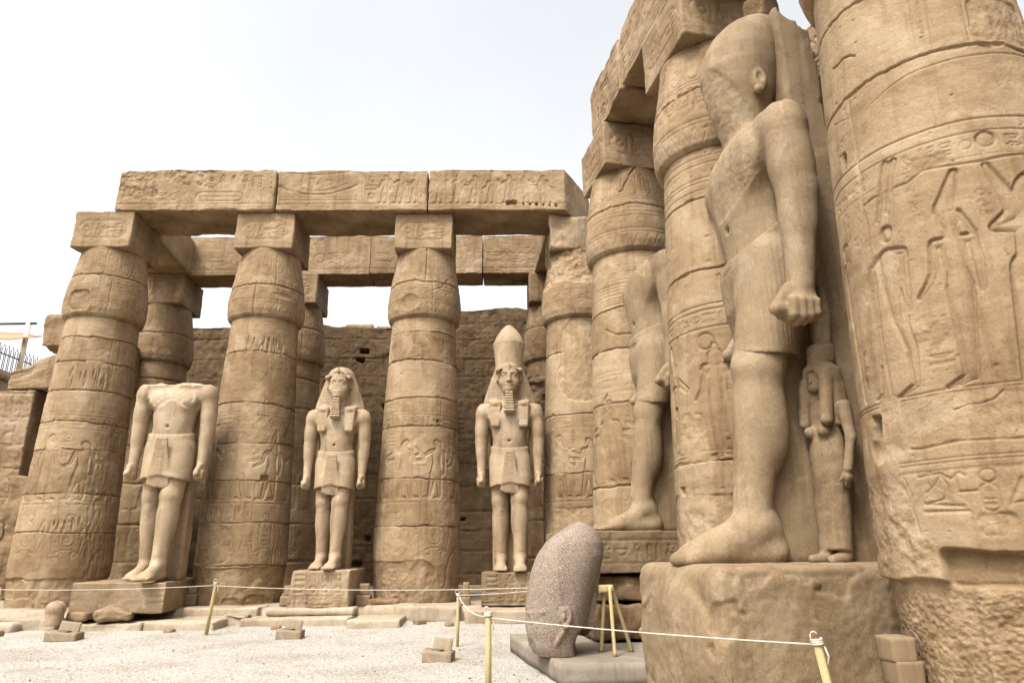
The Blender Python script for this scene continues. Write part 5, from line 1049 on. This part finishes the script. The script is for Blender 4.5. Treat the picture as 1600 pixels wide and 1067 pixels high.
# ================================================================== POSTS AND ROPES
def post(label, foot_, top_, w, knot=True):
    r = empty('rope_post', foot_, label, 'post', 'yellow rope posts'); d = Vector(top_) - Vector(foot_)
    v, q, t = tube([(0, 0, -.05), tuple(d * .5), tuple(d * .985), tuple(d)], [w, w * .97, w * .95, w * .8], 7); mesh('stake', v, [q, t], WOODL, r, smooth=False)
    if knot:
        parts = []
        for z in (.95, .968, .986): a = np.linspace(0, 6.6, 16); parts.append(tube(np.c_[np.cos(a) * (w + .006) + d[0] * z, np.sin(a) * (w + .006) + d[1] * z, d[2] * z + .004 * a], .009, 5))
        parts.append(tube([(w + .01 + d[0] * .95, d[1] * .95 - .02, d[2] * .95), (w + .03 + d[0] * .95, d[1] * .95 - .03, d[2] * .95 - .07), (w + .015 + d[0] * .95, d[1] * .95 - .03, d[2] * .95 - .13)], .007, 5))
        a = np.linspace(.3, 5.6, 12); parts.append(tube(np.c_[d[0] - .02 + .03 * np.cos(a), 0 * a + d[1] - .015, d[2] + .03 + .035 * np.sin(a)], .006, 5))
        v, q, t = join(parts); mesh('rope_knot', v, [q, t], ROPEM, r)
    return r
post('leaning pale stake post in front of the second column', (-6.04, 14.45, .03), (-5.89, 14.3, 1.01), .036)
post('thin upright rope post in front of the dark gap right of the third column', (-.985, 12.85, 0), (-.99, 12.88, .85), .028)
post('thick rope post with a knotted top nearest to the concrete plinth corner', (-.285, 8.2, 0), (-.289, 8.2, .92), .036)
post('nearest rope post, leaning before the massive pedestal', (2.52, 5.86, 0), (2.403, 5.9, .89), .036)
post('rope post at the left picture edge with a loop of rope on top', (-10.74, 15.1, .02), (-10.7, 15.05, .90), .03)
post('rope post hidden behind the fallen head', (.42, 12.1, .26), (.42, 12.1, 1.02), .03)
def rope(label, a, b, sag, r=.0065, n=26):
    t = np.linspace(0, 1, n)[:, None]; P = np.array(a) * (1 - t) + np.array(b) * t; P[:, 2] -= (4 * sag * t * (1 - t))[:, 0]
    v, q, tr_ = tube(P, r, 6); o = mesh('barrier_rope', v, [q, tr_], ROPEM); tag(o, label, 'rope', 'barrier ropes')
rope('pale rope strung low across the leftmost column and headless pedestal', (-10.68, 15.0, .88), (-5.9, 14.3, .96), .04)
rope('pale rope running from the leaning stake past the bearded king pedestal', (-5.9, 14.27, .955), (.42, 12.07, .985), .06)
rope('short rope leading from the thin post towards the fallen head', (-.98, 12.86, .83), (.42, 12.08, .95), .02)
rope('slack doubled rope between the thin post and the thick knotted post', (-.985, 12.82, .83), (-.289, 8.23, .88), .10, .008)
rope('taut rope crossing in front of the fallen head and massive pedestal', (-.27, 8.18, .87), (2.395, 5.92, .855), .02)

# ================================================================== FLOODLIGHT HOUSINGS
def wedge(label, loc, rz, w=.46, k=1.0, tilt=.25):
    r = empty('floodlight_box', loc, label, 'floodlight', 'low floodlights set in the gravel', rz)
    block('base_box', (w, .34 * k, .17 * k), PAVE, r, (0, 0, -.02), 0, .04, .012, .004, 7, tint=.3, warp=lambda P: np.c_[P[:, 0], P[:, 1], P[:, 2] * (1 + .35 * np.clip(P[:, 0] * -1.4, -.5, .5))])
    o = block('lid', (w * .66, .035, .20 * k), PAVE, r, (0, 0, 0), 0, .04, .008, .003, 8, tint=.4); o.location = (.03, .06, .125 * k); o.rotation_euler = (-tilt, .12, 0)
    block('lamp_glass', (w * .5, .12, .02), BLACK, r, (-.04, -.02, .14 * k), 0, .06, .004, 0, 9)
wedge('low floodlight box in the gravel below the round stone, at far left', (-8.45, 13.85, .03), .1, .56)
wedge('low floodlight box in the gravel before the stepped slabs of the bearded king', (-4.22, 13.9, .03), .05, .46)
wedge('low floodlight box with a tilted lid, alone on the gravel near the thin post', (-1.14, 11.2, .0), -.1, .44, 1.0, .35)
def housing(label, loc, w, h1, h2, rz=0):
    r = empty('light_housing', loc, label, 'lamp housing', 'brown lamp housings beside the pedestals', rz)
    block('box', (w, w * .9, h1), HOUS, r, (0, 0, 0), 0, .05, .008, .003, 5, tint=.5); block('upright_panel', (w * .72, .05, h2), HOUS, r, (0, -.02, h1 - .01), 0, .05, .008, .003, 6, tint=.62)
housing('brown lamp housing in the shade right of the plain left pedestal', (-7.62, 17.2, .38), .28, .26, .16)
housing('brown lamp housing tucked left of the bearded king pedestal', (-5.22, 16.9, .38), .34, .22, .24)
housing('brown lamp housing with a tall panel right of the bearded king pedestal', (-3.45, 16.75, .36), .32, .26, .26)
housing('slim brown lamp housing left of the double crowned king pedestal', (-1.10, 16.75, .36), .2, .2, .33)
r = empty('light_housing', (3.18, 6.15, .3), 'stack of three curved brown housings beside the nearest column', 'lamp housing')
for i, (z, w, dx) in enumerate(((0.0, .26, .01), (.23, .22, .03), (.41, .20, .02))):
    block('stacked_box', (w, .24, .20 if i else .22), HOUS, r, (dx - .02 * i, 0, z - .02), .1, .03, .02, .004, 21 + i, tint=.5 + .06 * i, warp=lambda P: np.c_[P[:, 0] * (1 + .5 * P[:, 2]), P[:, 1], P[:, 2]])

# ================================================================== SLABS, STEPS AND LOOSE STONES ALONG THE COURT EDGE
def slab(label, x0, x1, y0, y1, z0, z1, seed, rz=0, tint=.62, chip=.05, mat=PAVE, name='paving_slab', cat='slab', big=.05, sk=0.0):
    return tag(block(name, (x1 - x0, y1 - y0, z1 - z0), mat, None, ((x0 + x1) / 2, (y0 + y1) / 2, z0), rz, .05, chip, .012, seed, tint=tint, big=big, warp=(lambda P: np.c_[P[:, 0] + sk * P[:, 1], P[:, 1], P[:, 2]]) if sk else None), label, cat, 'slabs along the edge of the court')
slab('wide lower step slab below the bearded king pedestal', -5.78, -3.5, 15.45, 16.6, .0, .24, 501)
slab('narrower upper step slab right under the bearded king pedestal', -5.45, -3.5, 15.98, 16.5, .235, .40, 502, tint=.68, chip=.09)
slab('rough low slab right of the bearded king steps', -3.46, -2.38, 15.1, 16.5, .0, .23, 503, .03, .66, .12, big=.12)
slab('long thick step under the double crowned king pedestal', -1.05, 1.6, 15.6, 16.75, .02, .36, 504, .0, .6, .08)
slab('broken wedge stone at the foot of the column left of the double crowned king', -2.3, -1.2, 16.0, 17.0, .04, .42, 505, .05, .58, .14, big=.2)
slab('flat slab at the foot of the column between the two middle kings', -3.35, -2.2, 16.2, 17.0, .06, .42, 506, -.05, .6, .16, big=.15)
slab('long edge slab in front of the plain left pedestal, left half', -9.15, -7.6, 14.95, 16.0, .0, .22, 507, .02, .6, .06, big=.1)
slab('long edge slab in front of the plain left pedestal, right half', -7.57, -6.1, 14.98, 16.2, .0, .24, 508, -.03, .62, .12, big=.15)
slab('pale edge slab left of the round stone', -10.7, -9.2, 15.2, 16.4, .0, .30, 509, .06, .6, .12, big=.12, sk=.2)
slab('pale low slab at the lower left picture edge', -12.4, -10.2, 14.8, 15.9, -.02, .24, 510, .08, .66, .14, big=.12)
slab('ragged rubble slab in front of the second column', -6.3, -5.75, 15.6, 16.6, .02, .34, 511, .2, .55, .12, big=.2)
slab('sand covered slab between the plain left pedestal and the second column', -7.4, -5.7, 16.2, 17.0, .1, .40, 512, .02, .66, .12, big=.1)
rub('loose_rock', (.72, .5, .34), (-8.35, 15.3, .22), 521, 'angular sandstone rock lying before the plain left pedestal', 'rock', SANDR, .3, .22, .62, None, .1, .03, .03, warp=lambda P: np.c_[P[:, 0], P[:, 1], P[:, 2] * (1 - .45 * np.clip(np.abs(P[:, 0] + .08) / .36, 0, 1))])
rub('loose_rock', (.5, .4, .2), (-9.05, 15.35, .22), 522, 'small brown rock right beside the round stone', 'rock', SANDR, -.2, .12, .5, None, .06, .03, .03)
rub('loose_rock', (.7, .5, .16), (-3.05, 16.75, .38), 523, 'flat dark rock fragment near the lamp housing right of the bearded king', 'rock', SANDR, .4, .1, .4, None, .06, .03, .03)
for i, (x, y, z, w, h, lab) in enumerate(((-4.9, 15.15, .02, .22, .12, 'small rubble stone lying on the gravel left of the stepped slabs'), (-2.0, 15.6, .05, .26, .14, 'small rubble stone lying on the gravel below the broken wedge stone'), (-6.9, 14.75, .02, .2, .1, 'small rubble stone on the gravel just left of the leaning stake post'), (-1.35, 15.3, .05, .18, .11, 'small rubble stone on the gravel left of the thick long step'), (-10.2, 14.5, .02, .24, .13, 'small rubble stone at the far left before the low edge slab'), (.2, 12.6, .0, .2, .1, 'small rubble stone behind the concrete plinth'))):
    rub('rubble_stone', (w, w * .8, h), (x, y, z), 541 + i, lab, 'stone', SANDR, i * .7, .09, .55, None, .05, .02, .025)
def ball():
    s = Solid((-.3, -.3, -.05), (.3, .3, .6), .014); s.loft([(-.02, 0, 0, .165, .165), (.12, 0, 0, .17, .17), (.2, 0, 0, .165, .165), (.24, 0, 0, .16, .16)], .03); s.ell((0, 0, .29), (.19, .19, .165), .03)
    o = skin('round_stone', s, GRAN, None, 1.0, 531, .004, .55); o.location = (-9.45, 15.05, .20); tag(o, 'round headed grey granite stone standing on the edge slabs at far left', 'stone')
ball()
for o in list(bpy.data.objects): o.select_set(False)
